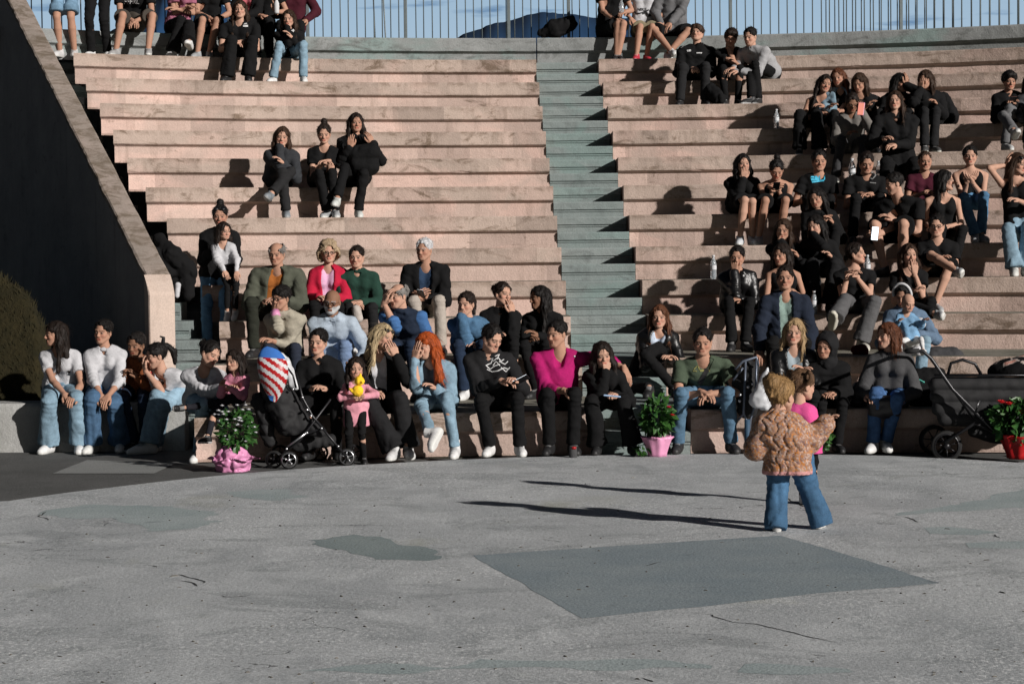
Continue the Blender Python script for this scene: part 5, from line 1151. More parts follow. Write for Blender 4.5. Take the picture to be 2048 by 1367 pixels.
g12 = 'people sitting on the twelfth tier'
P_('longhair', 'young man with long brown hair in a black tee with a small white logo', 12, (480, 20), 480, [(460, N_, .25), (502, N_, .25)], [(466, 88, .34, (.6, .4, 0)), (482, 84, .34, (-.6, .4, 0))], (2, 2, 0), ('long', 'brown'), ('tee', BL), ('wide', BL), SBB, 'l', 'm', 1.04, lean=.10, group=g12, shw=.205, knees=[(462, 92), (504, 92)])
P_('jeansgirl', 'smiling girl with dark wavy hair, black sweater and pale blue jeans', 12, (577, 38), 580, [(551, N_, .25), (612, N_, .25)], [(574, 52, .2, (0, .1, .9)), (584, 76, .3)], (-4, 8, 0), ('mid', 'brown'), ('sweater', BL), ('jeans', LJ), SW, 'l', lean=.16, knees=[(558, 92), (606, 92)], elb=[(570, 82, .22), N_], group=g12)
# ================================================================== THINGS
from mathutils.bvhtree import BVHTree
def blob(name, fn, lo, hi, h, mat, parent=None, loc=None, col=None, smooth=True):
    g = SDF(lo, hi, h); fn(g); V, Q = g.mesh(); return mesh_obj(name, V, Q, mat, parent, loc, smooth, None if col is None else np.tile(np.array(col, float), (len(V), 1)))
def crumple(a=.01, f=14, s=0): return lambda P: a*1.6*(.26-np.abs(vnoise(P+s, f)))+a*.5*vnoise(P+s, f*2.3)
# ---- accessories that belong to people
def add_part(key, name, mb, mat, smooth=True, parent=None): return mb.build(name, mat, parent or R[key]['body'], smooth=smooth)
for key, up_ in (('blond', .075), ('edgegirl', .085), ('motherL', .095)):
    p = R[key]; b = MB()
    for s2 in (-1, 1):
        c = p['Hd']+(p['hx']*s2*.036+p['hf']*.066+p['hu']*up_)*p['hsc']; d = nrm(p['hf']*.6+p['hu'])
        b.lathe(c, [(0, -.003), (.026, -.003), (.027, 0), (.026, .004), (0, .006)], 12, d)
    b.tube([p['Hd']+(p['hx']*s*.036+p['hf']*.07+p['hu']*up_)*p['hsc'] for s in (-1, 1)], .004, 6)
    for s2 in (-1, 1): b.tube([p['Hd']+(p['hx']*s2*.06+p['hf']*.065+p['hu']*up_)*p['hsc'], p['Hd']+(p['hx']*s2*.088+p['hf']*-.01+p['hu']*(up_-.03))*p['hsc']], .003, 5)
    add_part(key, 'sunglasses', b, M['blackmetal'])
p = R['mother']; b = MB(); b.tube([p['Hd']+(p['hx']*math.sin(t)*.093+p['hu']*(math.cos(t)*.118+.02)+p['hf']*.025)*p['hsc'] for t in np.linspace(-1.75, 1.75, 20)], .013, 8); add_part('mother', 'headband', b, M['white'])
p = R['whitegirl']; b = MB(); b.tube([p['Hd']+(p['hx']*math.sin(t)*.085+p['hf']*math.cos(t)*.02+p['hu']*.085)*p['hsc'] for t in np.linspace(-1.4, 1.4, 9)], .006, 6); add_part('whitegirl', 'hair_clip', b, M['black'])
p = R['wall4']; b = MB(); d = nrm(p['EL'][1]-p['WR'][1]); b.tube([p['WR'][1]+d*.015, p['WR'][1]+d*.04], .033, 12); add_part('wall4', 'wristband', b, M['red'])
c = p['Hd']+(p['hf']*-.10+p['hu']*.10)*p['hsc']; b = MB(); b.tube([c, c+p['hu']*.05-p['hf']*.02, c+p['hu']*.07+p['hf']*.01], [.02, .016, .006], 8); add_part('wall4', 'hair_claw', b, M['black'])
p = R['beige']
for i in (0,):
    d = nrm(p['EL'][i]-p['WR'][i]); b = MB(); b.tube([p['WR'][i]+d*.03, p['WR'][i]+d*.10], .042, 14); add_part('beige', 'pink_cuff', b, M['pinkw'])
# hood of the boy
p = R['hoodboy']
def fn(g):
    c = p['Hd']; rr = 1.0; hf, hu, hx = p['hf'], p['hu'], p['hx']
    g.ell(c-hf*.02+hu*.02, (.098, .112, .118), .02, 'u', None); g.cone(c-hf*.04-hu*.05, c-hf*.03-hu*.13, .075, .095, .03); g.disp(crumple(.008, 16))
    g.ell(c+hf*.11-hu*.01, (.07, .075, .095), .012, 's'); g.cone(c, c+hf*.1-hu*.01, .062, .070, .01, 's')
c = p['Hd']; blob('hood', fn, c-.22, c+.22, .009, M['cloth'], p['body'], None, BL2)
# collars, belts, chains: strap over the green tee
def wrap(topo, pxs, off=.006):
    dg = bpy.context.evaluated_depsgraph_get(); loc = np.array(topo.parent.location) if topo.parent else np.array(topo.location)
    me = topo.data; vs = np.zeros(len(me.vertices)*3, np.float32); me.vertices.foreach_get('co', vs); vs = vs.reshape(-1, 3)+loc
    bv = BVHTree.FromPolygons([tuple(v) for v in vs], [tuple(pp.vertices) for pp in me.polygons])
    out_ = []; last = None
    for x, y in pxs:
        d = ray(x, y); h = bv.ray_cast(Vector(cO), Vector(d), 60)
        q = np.array(h[0])-d*off if h[0] is not None else (cO+d*last if last else None)
        if h[0] is not None: last = h[3]-off
        if q is None: q = cO+d*18
        out_.append(q)
    return out_
def decal(key, name, polys, mat, parent=None, off=.006):
    topo = R[key]['top']; V = []; F = []
    for tri in polys:
        q = wrap_cached(key, tri, off); n = len(V); V += q; F.append(tuple(range(n, n+len(q))))
    o = mesh_obj(name, np.array(V), F, mat, None, None, False)
    o.data.transform(Matrix.Translation(-Vector(R[key]['body'].location))); o.parent = topo; return o
_bv = {}
def wrap_cached(key, pxs, off):
    if key not in _bv:
        topo = R[key]['top']; loc = np.array(R[key]['body'].location); me = topo.data; vs = np.zeros(len(me.vertices)*3, np.float32); me.vertices.foreach_get('co', vs); vs = vs.reshape(-1, 3)+loc
        _bv[key] = BVHTree.FromPolygons([tuple(v) for v in vs], [tuple(pp.vertices) for pp in me.polygons])
    res = []; last = np.linalg.norm(R[key]['ch']-cO)-.15
    for x, y in pxs:
        d = ray(x, y); h = _bv[key].ray_cast(Vector(cO), Vector(d), 60)
        if h[0] is not None: last = h[3]-off
        res.append(cO+d*last)
    return res
def strip(pts, w):
    """a ribbon of quads along a pixel polyline"""
    out_ = []; P_2 = []
    for i in range(len(pts)-1):
        a, b = np.array(pts[i], float), np.array(pts[i+1], float); m = max(1, int(np.linalg.norm(b-a)/3))
        for t in range(m): P_2.append(a+(b-a)*t/m)
    P_2.append(np.array(pts[-1], float)); L_, R_ = [], []
    for i, q in enumerate(P_2):
        t = P_2[min(i+1, len(P_2)-1)]-P_2[max(i-1, 0)]; n_ = np.array([-t[1], t[0]])/(np.linalg.norm(t)+1e-6)*w/2; L_.append(q+n_); R_.append(q-n_)
    return [[tuple(L_[i]), tuple(L_[i+1]), tuple(R_[i+1]), tuple(R_[i])] for i in range(len(P_2)-1)]
def text_polys(txt, x, y, w, italic=0, bold=.0):
    cu = bpy.data.curves.new('t', 'FONT'); cu.body = txt; cu.offset = bold; ob = bpy.data.objects.new('t', cu); COL.objects.link(ob)
    bpy.context.view_layer.update(); me = ob.to_mesh(); vs = [v.co.copy() for v in me.vertices]; ps = [tuple(q.vertices) for q in me.polygons]; ob.to_mesh_clear()
    x0, x1 = min(v.x for v in vs), max(v.x for v in vs); s = w/(x1-x0)
    px = [(x+(v.x-x0+italic*v.y)*s, y-v.y*s) for v in vs]; bpy.data.objects.remove(ob); bpy.data.curves.remove(cu)
    return [[px[i] for i in q] for q in ps]
M['printw'] = plain('white_print', (.5, .5, .5), .7, var=.2); M['printk'] = plain('black_print', (.015, .015, .016), .7); M['printc'] = plain('cyan_print', (.05, .42, .62), .7, var=.3); M['printy'] = plain('faded_yellow_print', (.16, .15, .045), .8, var=.3); M['print_g'] = plain('faded_white_print', (.18, .18, .18), .8, var=.3); M['purple'] = plain('magenta_print', (.45, .03, .30), .8, var=.3)
try:
    decal('nike', 'shirt_print', text_polys('NIKE', 1275, 22, 18, .1, .012)+strip([(1269, 23), (1271, 28), (1280, 27), (1298, 20)], 2.6)+strip([(1284, 27), (1292, 25), (1296, 32), (1303, 30)], 5), M['printk'])
    s_ = []
    for ln in ([(975, 720), (986, 716), (982, 726), (972, 730), (980, 738), (990, 731), (1000, 728)], [(986, 722), (996, 714), (1002, 722), (1008, 718)], [(974, 738), (984, 743), (996, 741), (1008, 735), (1018, 738)], [(998, 722), (1010, 728), (1016, 722)], [(990, 712), (999, 708), (994, 718)], [(1002, 734), (1012, 743), (1020, 734)], [(986, 731), (992, 722), (1000, 731)]): s_ += strip(ln, 2.0)
    decal('printh', 'shirt_print', s_, M['printw'])
    decal('cyan', 'shirt_print', strip([(1622, 357), (1650, 355)], 9)+strip([(1624, 364), (1648, 361)], 3), M['printc'])
    decal('green', 'shirt_print', strip([(1388, 738), (1396, 730), (1399, 739)], 2)+strip([(1400, 741), (1412, 740), (1420, 741)], 4)+strip([(1386, 741), (1394, 742)], 2.5), M['printy'])
    decal('green', 'strap', strip([(1424, 716), (1416, 735), (1406, 755), (1398, 768)], 9), M['black'], off=.008)
    decal('blackboy', 'shirt_print', strip([(1736, 350), (1744, 344), (1752, 350), (1745, 358), (1737, 354)], 2)+strip([(1740, 365), (1752, 366)], 2), M['print_g'])
    decal('trackboy', 'shirt_print', strip([(1374, 102), (1382, 101)], 4)+strip([(1393, 106), (1404, 106)], 2.2), M['printw'])
    decal('trackboy', 'shirt_piping', strip([(1362, 96), (1376, 84)], 1.6)+strip([(1402, 84), (1416, 94)], 1.6), M['print_g'])
    decal('longhair', 'shirt_print', strip([(486, 52), (496, 52)], 4)+strip([(488, 48), (494, 47)], 2), M['printw'])
    decal('jeansgirl', 'shirt_print', strip([(583, 62), (590, 58), (586, 64)], 2.4), M['printw'])
    decal('printtee', 'shirt_print', text_polys('FFFRL', 248, 8, 30, .1, .01), M['printw'])
    decal('magenta', 'shirt_print', strip([(1148, 712), (1151, 712)], 2.5), M['printw'])
    decal('leatherg', 'shirt_print', strip([(1486, 551), (1489, 551)], 4), M['printw'])
except Exception as ex: print('decal', ex)
# jewellery
for key in ('trio2', 'black_w'):
    p = R[key]; b = MB(); q = wrap_cached(key, [(p_x, p_y) for p_x, p_y in ([(642, 298), (648, 303), (655, 298)] if key == 'trio2' else [(628, 716), (636, 724), (645, 716)])], .004); b.tube(q, .0022, 5); add_part(key, 'necklace', b, M['chrome'])

# ---- phones
def phone(label, at, nrml, upv, screen=True, mat='blackmetal', scr='screen', grp=None):
    n_ = nrm(nrml); u_ = nrm(np.array(upv, float)-n_*(np.array(upv, float)@n_)); s_ = np.cross(u_, n_); Rm = np.stack([s_, u_, n_], 1)
    e = empty('phone', at, label, 'phone', grp); b = MB(); b.box(at, (.074, .152, .009), Rm, .004); b.build('case', M[mat], e)
    if screen: b = MB(); b.box(np.array(at)+n_*.0055, (.066, .14, .002), Rm); b.build('screen', M[scr], e)
    return e
def mid_h(k): return (R[k]['WR'][0]+R[k]['WR'][1])/2
p = R['bigguy']; phone('lit white phone held out by the stocky young man in black', aty(1750, 467, p['WR'][0][1]-.06), (-.2, -1, .25), (.1, 0, 1))
phone('phone held by the white haired man in black', mid_h('whitehair')+np.array([.0, -.09, .03]), (.25, .5, .8), (0, -.5, 1))
phone('phone with a red edge held by the person in the printed hoodie', R['printh']['WR'][0]+np.array([.17, -.06, .0]), (-.3, .6, .8), (1, -.4, .1))
phone('phone in the hands of the girl with the high bun', mid_h('topbun')+np.array([.0, -.10, .02]), (0, .5, .8), (0, -.8, .5), scr='screen2')
phone('glowing phone in a pink case held up by the low sitting girl', aty(1722, 218, R['palegirl']['WR'][1][1]-.06), (-.4, -1, .2), (.1, 0, 1), mat='pinkpot', scr='screen2')
phone('phone held by the girl in grey patterned trousers', mid_h('greycross')+np.array([.0, -.10, .02]), (0, .5, .8), (0, -.8, .5), scr='screen2')
# ---- yellow toy
p = R['duckgirl']; c = aty(716, 770, p['WR'][0][1]-.035)
e = empty('plush_toy', c-np.array([0, 0, .09]), 'yellow plush chick held by the little girl in pink', 'toy')
blob('toy_body', lambda g: (g.ell(c+np.array([-.004, 0, -.045]), (.048, .04, .048), .01), g.cone(c+np.array([-.04, -.01, -.05]), c+np.array([-.065, -.01, -.03]), .016, .012, .01), g.disp(crumple(.004, 40))), c-.14, c+.14, .006, M['yellow'], e)
blob('toy_head', lambda g: (g.ell(c+np.array([.012, 0, .035]), (.040, .038, .042), .01), g.cone(c+np.array([.014, 0, .07]), c+np.array([.02, 0, .09]), .014, .008, .01), g.cone(c+np.array([.03, -.03, .03]), c+np.array([.04, -.05, .025]), .010, .006, .004), g.disp(crumple(.004, 40))), c-.14, c+.14, .006, M['yellow'], e)
# ---- bottles
def bottle(label, x, y, k, back=.12, h=.235, r=.032, lie=False):
    Y = float(yrow(k, (x-1024)/F_PX*24))+back; P0 = aty(x, y, Y); P0[2] = RISE*k+.001
    prof = [(0, 0), (r*.9, 0), (r, .01), (r, h*.28), (r*.93, h*.33), (r, h*.38), (r, h*.60), (r*.85, h*.72), (r*.42, h*.86), (r*.40, h*.93)]
    e = empty('water_bottle', P0, label, 'bottle', 'water bottles standing on the tiers'); ax = (0, 0, 1) if not lie else (1, .2, .0)
    c = P0 if not lie else P0+np.array([-.1, 0, r+.002])
    b = MB(); b.lathe(c, prof, 16, ax); b.build('bottle_body', M['bottle'], e, smooth=True)
    b = MB(); b.lathe(c, [(r*.46, h*.92), (r*.48, h*.925), (r*.48, h*.995), (0, h)], 14, ax); b.build('cap', M['white'], e, smooth=True)
    b = MB(); b.lathe(c, [(r*1.015, h*.40), (r*1.015, h*.58)], 16, ax); b.build('bottle_label', M['greyplastic'], e, smooth=True)
bottle('clear bottle standing alone left of the hugging girls', 1553, 255, 9, .10)
bottle('clear bottle beside the woman in the shiny black jacket', 1427, 556, 4, .10, .25)
bottle('clear bottle behind the shoulder of the man in navy', 1628, 612, 3, .15)
bottle('large clear bottle left of the boy in the black printed tee', 1704, 345, 7, .10, .27, .04)
bottle('clear bottle right of the boy in the black printed tee', 1757, 345, 7, .10)
bottle('clear bottle at the knee of the girl in grey trousers', 1746, 612, 3, .3)
bottle('clear bottle on the tier behind the girl in grey trousers', 1735, 530, 4, .30)
p = R['bottleguy']; c = aty(553, 12, p['WR'][1][1]-.05); b = MB(); b.lathe(c-np.array([0, 0, .1]), [(0, 0), (.032, 0), (.034, .02), (.034, .13), (.018, .17), (.016, .2), (0, .2)], 16)
tag(b.build('drink_bottle', M['white'], None, c, smooth=True), 'white bottle held up at the top left behind the girl in blue jeans', 'bottle')
b = MB(); c = aty(1243, 14, R['toptee']['WR'][1][1]-.06); b.lathe(c-np.array([0, 0, .1]), [(0, 0), (.030, 0), (.032, .02), (.032, .13), (.014, .17), (.012, .2), (0, .2)], 16)
tag(b.build('drink_bottle', M['bottle'], None, c, smooth=True), 'clear bottle held by the boy in black at the top right of the stairway', 'bottle')
# can
c = atz(1144, 905, 0); c[1] = 17.58; c[0] = aty(1146, 900, 17.58)[0]; c[2] = -.03
e = empty('drink_can', c, 'dark drink can with a red top on the ground by the man in magenta', 'can')
b = MB(); b.lathe(c, [(0, 0), (.028, 0), (.033, .01), (.033, .115), (.027, .125)], 20); b.build('can_body', M['greyfab'], e, smooth=True)
b = MB(); b.lathe(c+np.array([.006, -.02, .10]), [(0, 0), (.02, .001), (.022, .018), (.0, .024)], 16); b.build('can_mark', M['red'], e, smooth=True)

# ---- flower pots
def leaves(name, c, R3, n, ls, mats, parent, seed, droop=.3):
    rr = np.random.RandomState(seed); V = []; F = []; mi = []
    for i in range(n):
        d = rr.normal(size=3); d /= np.linalg.norm(d); rad = rr.uniform(.45, 1)**.6; lump = 1+.22*vn1(d[0]*2, d[1]*2, d[2]*2+seed, 1.3)
        p0 = np.array(c)+d*np.array(R3)*rad*lump; a = nrm(d+np.array([0, 0, -droop])+rr.normal(size=3)*.45); s = nrm(np.cross(a, rr.normal(size=3))); nn = np.cross(a, s); L = ls*rr.uniform(.6, 1.25); w_ = L*.33; n0 = len(V)
        for t, ww in ((0, .12), (.3, .9), (.62, .85), (1, .03)):
            m_ = p0+a*L*t-nn*L*.22*t*t
            V += [m_-s*w_*ww+nn*w_*.35*ww, m_, m_+s*w_*ww+nn*w_*.35*ww]
        for q in range(3):
            b_ = n0+q*3; F += [(b_, b_+1, b_+4, b_+3), (b_+1, b_+2, b_+5, b_+4)]; mi += [int(rr.rand() < .35)]*2
    return mesh_obj(name, np.array(V), F, mats, parent, None, False, midx=mi)
def stems(name, c0, c1s, parent, mat):
    b = MB()
    for q in c1s: q = np.array(q); b.tube([c0, (c0+q)/2+np.array([0, 0, .02]), q], .004, 5)
    return b.build(name, mat, parent, smooth=True)
def bloom(parent, c, r, mat, seed, nm='flower'):
    rr = np.random.RandomState(seed); V = []; F = []
    for ring, (n, el, L) in enumerate(((9, .15, 1), (8, .6, .85), (6, 1.1, .6))):
        for j in range(n):
            th = 2*math.pi*(j+ring*.5)/n+rr.uniform(-.15, .15); a = np.array([math.cos(th)*math.cos(el), math.sin(th)*math.cos(el), math.sin(el)]); s = nrm(np.cross(a, [0, 0, 1])); n0 = len(V); l_ = r*L
            V += [c+s*.08*r, c-s*.08*r, c+a*l_*.6-s*.26*r, c+a*l_*.6+s*.26*r, c+a*l_]; F += [(n0, n0+1, n0+2, n0+3), (n0+3, n0+2, n0+4)]
    return mesh_obj(nm, np.array(V), F, mat, parent, None, False)
def wrapped_pot(nm, label, px, Y, z0, r0, r1, h, mat, flare=0., seed=1, cat='flower pot'):
    c = aty(px, 900, Y); c[2] = z0; e = empty(nm, c, label, cat)
    V = []; F = []; n = 40; rr = np.random.RandomState(seed); prof = [(0, 0), (r0, 0), (r0*1.02, h*.15), ((r0+r1)/2, h*.5), (r1, h*.85), (r1+flare, h*(1.0)), (r1+flare-.006, h*.99), (r1-.012, h*.8), (0, h*.78)]
    for i, (r, z) in enumerate(prof):
        for j in range(n):
            th = 2*math.pi*j/n; w_ = (.05 if i in (1, 2, 3, 4) else 0)*math.sin(th*7+seed)*(.6+.4*i)+(.18 if i in (5, 6) and flare > 0 else .03)*math.sin(th*5+seed*2+.6*math.sin(th*3)); q = r*(1+w_)+(0)
            V.append(c+np.array([q*math.cos(th), q*math.sin(th), z+(.35*flare*math.sin(th*5+seed) if i in (5, 6) else 0)]))
    for i in range(len(prof)-1):
        for j in range(n): F.append((i*n+j, i*n+(j+1) % n, (i+1)*n+(j+1) % n, (i+1)*n+j))
    mesh_obj('pot', np.array(V), F, mat, e, None, True); return e, c
e, c = wrapped_pot('potted_plant', 'bushy plant with small white flowers in crumpled pink wrapping by the stroller', 465, 17.02, -.03, .11, .14, .11, M['pinkw'], .05, 3)
g = SDF(c-.25, c+.25, .009); g.cone(c+np.array([0, 0, .03]), c+np.array([0, 0, .06]), .125, .15, .03); g.disp(crumple(.022, 16)); g.plane(c, (0, 0, -1)); V, Q = g.mesh(); mesh_obj('wrapping', V, Q, M['pinkw'], e)
leaves('leaves', c+np.array([.03, 0, .33]), (.135, .13, .155), 260, .07, [M['leaf'], M['leafd']], e, 4, .2); stems('stem', c+np.array([.02, 0, .08]), [c+np.array([a, b_, .3]) for a, b_ in ((.1, 0), (-.08, .03), (.02, -.06), (.05, .08))], e, M['leafd'])
rr = np.random.RandomState(8)
for i in range(44):
    th = rr.uniform(0, 2*math.pi); q = c+np.array([.03+.17*math.cos(th)*rr.uniform(.5, 1), -abs(.14*math.sin(th)), .34+rr.uniform(-.10, .19)]); bloom(e, q, .023, M['petalw'], i, 'flower')
e, c = wrapped_pot('potted_plant', 'leafy plant with two red flowers in a pink pot by the man in green', 1315, 17.62, 0.0, .075, .112, .165, M['pinkpot'], .012, 5)
leaves('leaves', c+np.array([.0, 0, .32]), (.125, .12, .145), 230, .085, [M['leaf'], M['leafd']], e, 14, .3); leaves('drooping_leaf', c+np.array([-.14, -.02, .07]), (.05, .04, .05), 16, .07, [M['leaf'], M['leafd']], e, 15, .8)
stems('stem', c+np.array([0, 0, .12]), [c+np.array([a, b_, .34]) for a, b_ in ((.09, -.05), (-.08, .03), (.02, -.06))], e, M['leafd'])
bloom(e, aty(1338, 815, 17.5), .032, M['petalp'], 1); bloom(e, aty(1345, 831, 17.48), .032, M['petalr'], 2)
e, c = wrapped_pot('potted_plant', 'plant with red dahlias in shiny red wrapping at the right edge', 2036, 17.1, 0.0, .085, .135, .19, M['red'], .02, 7)
leaves('leaves', c+np.array([-.01, 0, .30]), (.18, .15, .15), 330, .09, [M['leafd'], M['leaf']], e, 24, .35)
for i, (x, y, s) in enumerate(((2003, 806, .055), (2018, 809, .05), (2044, 826, .05), (2056, 800, .05))): q = aty(x, y, 17.0); bloom(e, q, s, M['petalr'], i+5); stems('stem', c+np.array([0, 0, .2]), [q], e, M['leafd'])
e, c = wrapped_pot('potted_plant', 'small bright green plant mostly hidden behind the child in the quilted jacket', 1622, 17.6, 0.0, .06, .085, .11, M['pinkpot'], .01, 9)
leaves('leaves', c+np.array([.03, 0, .14]), (.12, .1, .09), 150, .07, [M['leaf'], M['leaf']], e, 34, .3)

# ---- small stroller on the left
def W3(x, y, Y): return aty(x, y, Y)
st = empty('stroller', aty(600, 930, 17.45)*np.array([1, 1, 0])+np.array([0, 0, -.03]), 'black folding stroller with a red, white and blue striped hood on the left', 'stroller')
def wheel(parent, c, r, w_, mat_rim, spokes=0, nm='wheel'):
    t = MB(); t.lathe(c-np.array([0, w_/2, 0]), [(r*.82, 0), (r*.95, .0), (r, w_*.25), (r, w_*.75), (r*.95, w_), (r*.82, w_), (r*.82, 0)], 28, (0, 1, 0)); wo = t.build(nm, M['rubber'], parent, smooth=True)
    t = MB(); t.lathe(c-np.array([0, w_/2+.003, 0]), [(r*.74, 0), (r*.83, 0), (r*.83, w_+.006), (r*.74, w_+.006), (r*.74, 0)], 28, (0, 1, 0)); t.lathe(c-np.array([0, w_/2+.008, 0]), [(0, 0), (r*.2, 0), (r*.2, w_+.016), (0, w_+.016)], 14, (0, 1, 0))
    for j in range(spokes or 5):
        th = 2*math.pi*j/(spokes or 5)+.3; d = np.array([math.cos(th), 0, math.sin(th)]); t.tube([c+d*r*.15, c+d*r*.76], .005, 6)
    o = t.build('rim', mat_rim, None, smooth=True); o.data.transform(Matrix.Translation(-Vector(parent.location))); o.parent = wo
for i, (x, Y) in enumerate(((548, 17.22), (578, 17.15), (640, 17.8), (694, 17.35), (707, 17.75), (560, 17.75))):
    q = aty(x, 925, Y); q[2] = -.03+.072; wheel(st, q, .072, .022, M['chrome'] if i in (1, 3) else M['blackmetal'])
fr = MB()
for Y in (17.25, 17.72):
    fr.tube([W3(556, 925, Y), W3(575, 893, Y), W3(614, 866, Y), W3(645, 856, Y), W3(694, 915, Y)], .010, 8); fr.tube([W3(592, 745, Y), W3(605, 795, Y), W3(625, 832, Y), W3(647, 857, Y)], .011, 8); fr.tube([W3(560, 912, Y), W3(600, 880, Y), W3(660, 800, Y)], .009, 8)
fr.tube([W3(660, 800, 17.25), W3(660, 798, 17.72)], .010, 8); fr.tube([W3(645, 856, 17.25), W3(645, 856, 17.72)], .009, 8); fr.tube([W3(556, 922, 17.2), W3(556, 922, 17.76)], .008, 8); fr.tube([W3(694, 917, 17.3), W3(700, 917, 17.78)], .008, 8)
fr.build('frame', M['blackmetal'], st, smooth=True)
b = MB(); b.tube([W3(575, 893, 17.22), W3(614, 864, 17.22)], .009, 8); b.build('footrest_bar', M['chrome'], st, smooth=True)
b = MB()
for x, y in ((586, 778), (605, 794), (614, 819), (622, 831), (643, 856), (614, 865), (573, 897), (676, 892)): q = W3(x, y, 17.23); b.lathe(q-np.array([0, .012, 0]), [(0, 0), (.010, .001), (.011, .02), (0, .022)], 10, (0, 1, 0))
b.build('rivets', M['chrome'], st, smooth=True)
def seat(g):
    for Y in (17.34, 17.48, 17.62):
        g.cone(W3(548, 775, Y), W3(575, 845, Y), .11, .10, .04); g.cone(W3(575, 845, Y), W3(640, 862, Y), .075, .05, .04); g.cone(W3(575, 790, Y), W3(612, 845, Y), .06, .05, .04)
    g.disp(crumple(.016, 13))
c = aty(590, 820, 17.48); blob('seat_sling', seat, c-.45, c+.45, .011, M['black'], st)
def bag_(g):
    for Y in (17.4, 17.6): g.cone(W3(520, 800, Y), W3(540, 880, Y), .07, .05, .03)
    g.cone(W3(600, 885, 17.5), W3(660, 880, 17.5), .07, .05, .03); g.disp(crumple(.014, 15))
blob('storage_basket', bag_, c-.45, c+.45, .012, M['black'], st)
# striped hood: a leaf-shaped padded panel, stripes in the mesh colours
stripe = [M['white'], M['red'], plain('blue_stripe', (.03, .13, .42), .8)]
n_ = 22; m_ = 40; V = []; F = []; mi = []
for side in (0, 1):
    for i in range(m_+1):
        t = i/m_
        for j in range(n_+1):
            u = j/n_; half = 31*math.sin(math.pi*min(1, .04+.93*t**.72))**.75; xc = 541+6*math.sin(t*2.2); x = xc+(u*2-1)*half*(1 if True else 1); y = 694+t*108+4*(u-.5)
            bul = math.sqrt(max(0, 1-(u*2-1)**2)); Y = 17.20-.085*bul*math.sin(math.pi*min(1, t+.02)) if side == 0 else 17.23+.02*bul
            q = aty(x, y, Y); V.append(q)
for side in (0, 1):
    o0 = side*(m_+1)*(n_+1)
    for i in range(m_):
        for j in range(n_):
            a = o0+i*(n_+1)+j; f = (a, a+1, a+n_+2, a+n_+1); F.append(f if side else f[::-1]); t = (i+.5)/m_; u = (j+.5)/n_
            d = t*108-(u-.5)*36*1.1; k_ = 2 if (t < .20) or (t > .90 and u < .55) else (1 if int((d-16)//9.5) % 2 == 1 and t > .2 else 0); mi.append(k_)
mesh_obj('striped_hood', np.array(V), F, stripe, st, None, True, midx=mi)
def hood2(g):
    g.cone(W3(568, 728, 17.4), W3(590, 772, 17.4), .05, .035, .03); g.cone(W3(560, 715, 17.5), W3(578, 745, 17.5), .05, .05, .03); g.disp(crumple(.012, 16))
blob('hood_lining', hood2, c-.45, c+.6, .011, M['greyplastic'], st)
b = MB(); b.tube([W3(575, 735, 17.25), W3(586, 750, 17.2), W3(592, 775, 17.25)], .008, 6); b.build('hood_edge', M['blackmetal'], st, smooth=True)

# ---- pram on the right
pr = empty('pram', aty(1960, 910, 17.5)*np.array([1, 1, 0])+np.array([0, 0, -.03]), 'large black pram with carrycot and floral blanket at the right edge', 'pram')
Ya, Yb = 17.14, 17.86
for i, (x, Y, rad) in enumerate(((1893, 17.2, .125), (1868, 17.78, .125), (2118, 17.3, .09), (2105, 17.7, .09))):
    q = aty(x, 880, Y); q[2] = -.03+rad; wheel(pr, q, rad, .04, M['blackmetal'], 7)
b = MB()
for Y in (Ya, Yb):
    b.tube([W3(1812, 702, Y), W3(1846, 702, Y), W3(1862, 716, Y), W3(1905, 778, Y), W3(1998, 872, Y), W3(2110, 900, Y)], .015, 8); b.tube([W3(1893, 760, Y), W3(1946, 836, Y), W3(1960, 800, Y)], .010, 8); b.tube([W3(1893, 882, Y), W3(1950, 846, Y), W3(2010, 872, Y)], .014, 8)
b.tube([W3(1812, 702, Ya), W3(1812, 702, Yb)], .017, 8); b.tube([W3(1893, 882, Ya), W3(1872, 882, 17.8)], .012, 8); b.tube([W3(2112, 892, Ya), W3(2105, 892, Yb)], .012, 8)
b.build('frame', M['blackmetal'], pr, smooth=True)
b = MB(); b.tube([W3(1812, 702, Ya-.005), W3(1838, 701, Ya-.005)], .020, 10); b.build('grip', M['black'], pr, smooth=True)
def cot(g):
    for Y in (17.30, 17.38, 17.46, 17.54, 17.62, 17.70):
        g.cone(W3(1872, 768, Y), W3(2125, 768, Y), .06, .06, .01); g.cone(W3(1874, 792, Y), W3(2120, 792, Y), .06, .06, .01); g.cone(W3(1878, 815, Y), W3(2105, 815, Y), .06, .06, .01); g.cone(W3(1890, 836, Y), W3(2105, 836, Y), .06, .06, .01)
    z1 = W3(1950, 748, 17.3)[2]; g.disp(crumple(.006, 9)); g.plane((0, 0, z1), (0, 0, 1), .01)
c = aty(2000, 790, 17.5); blob('carrycot', cot, c-np.array([.85, .5, .4]), c+np.array([.85, .5, .4]), .014, M['black'], pr)
b = MB(); b.tube([W3(1868, 750, 17.24), W3(2140, 750, 17.24)], .010, 8); b.tube([W3(1896, 748, 17.5), W3(1902, 726, 17.5), W3(1925, 719, 17.5), W3(1950, 727, 17.5), W3(1962, 748, 17.5)], .013, 8); b.build('carry_handle', M['blackmetal'], pr, smooth=True)
def hd(g): g.ell(aty(2062, 745, 17.5), (.36, .26, .14), .02); g.disp(crumple(.01, 10)); g.plane(aty(2000, 748, 17.5), (0, 0, -1), .01)
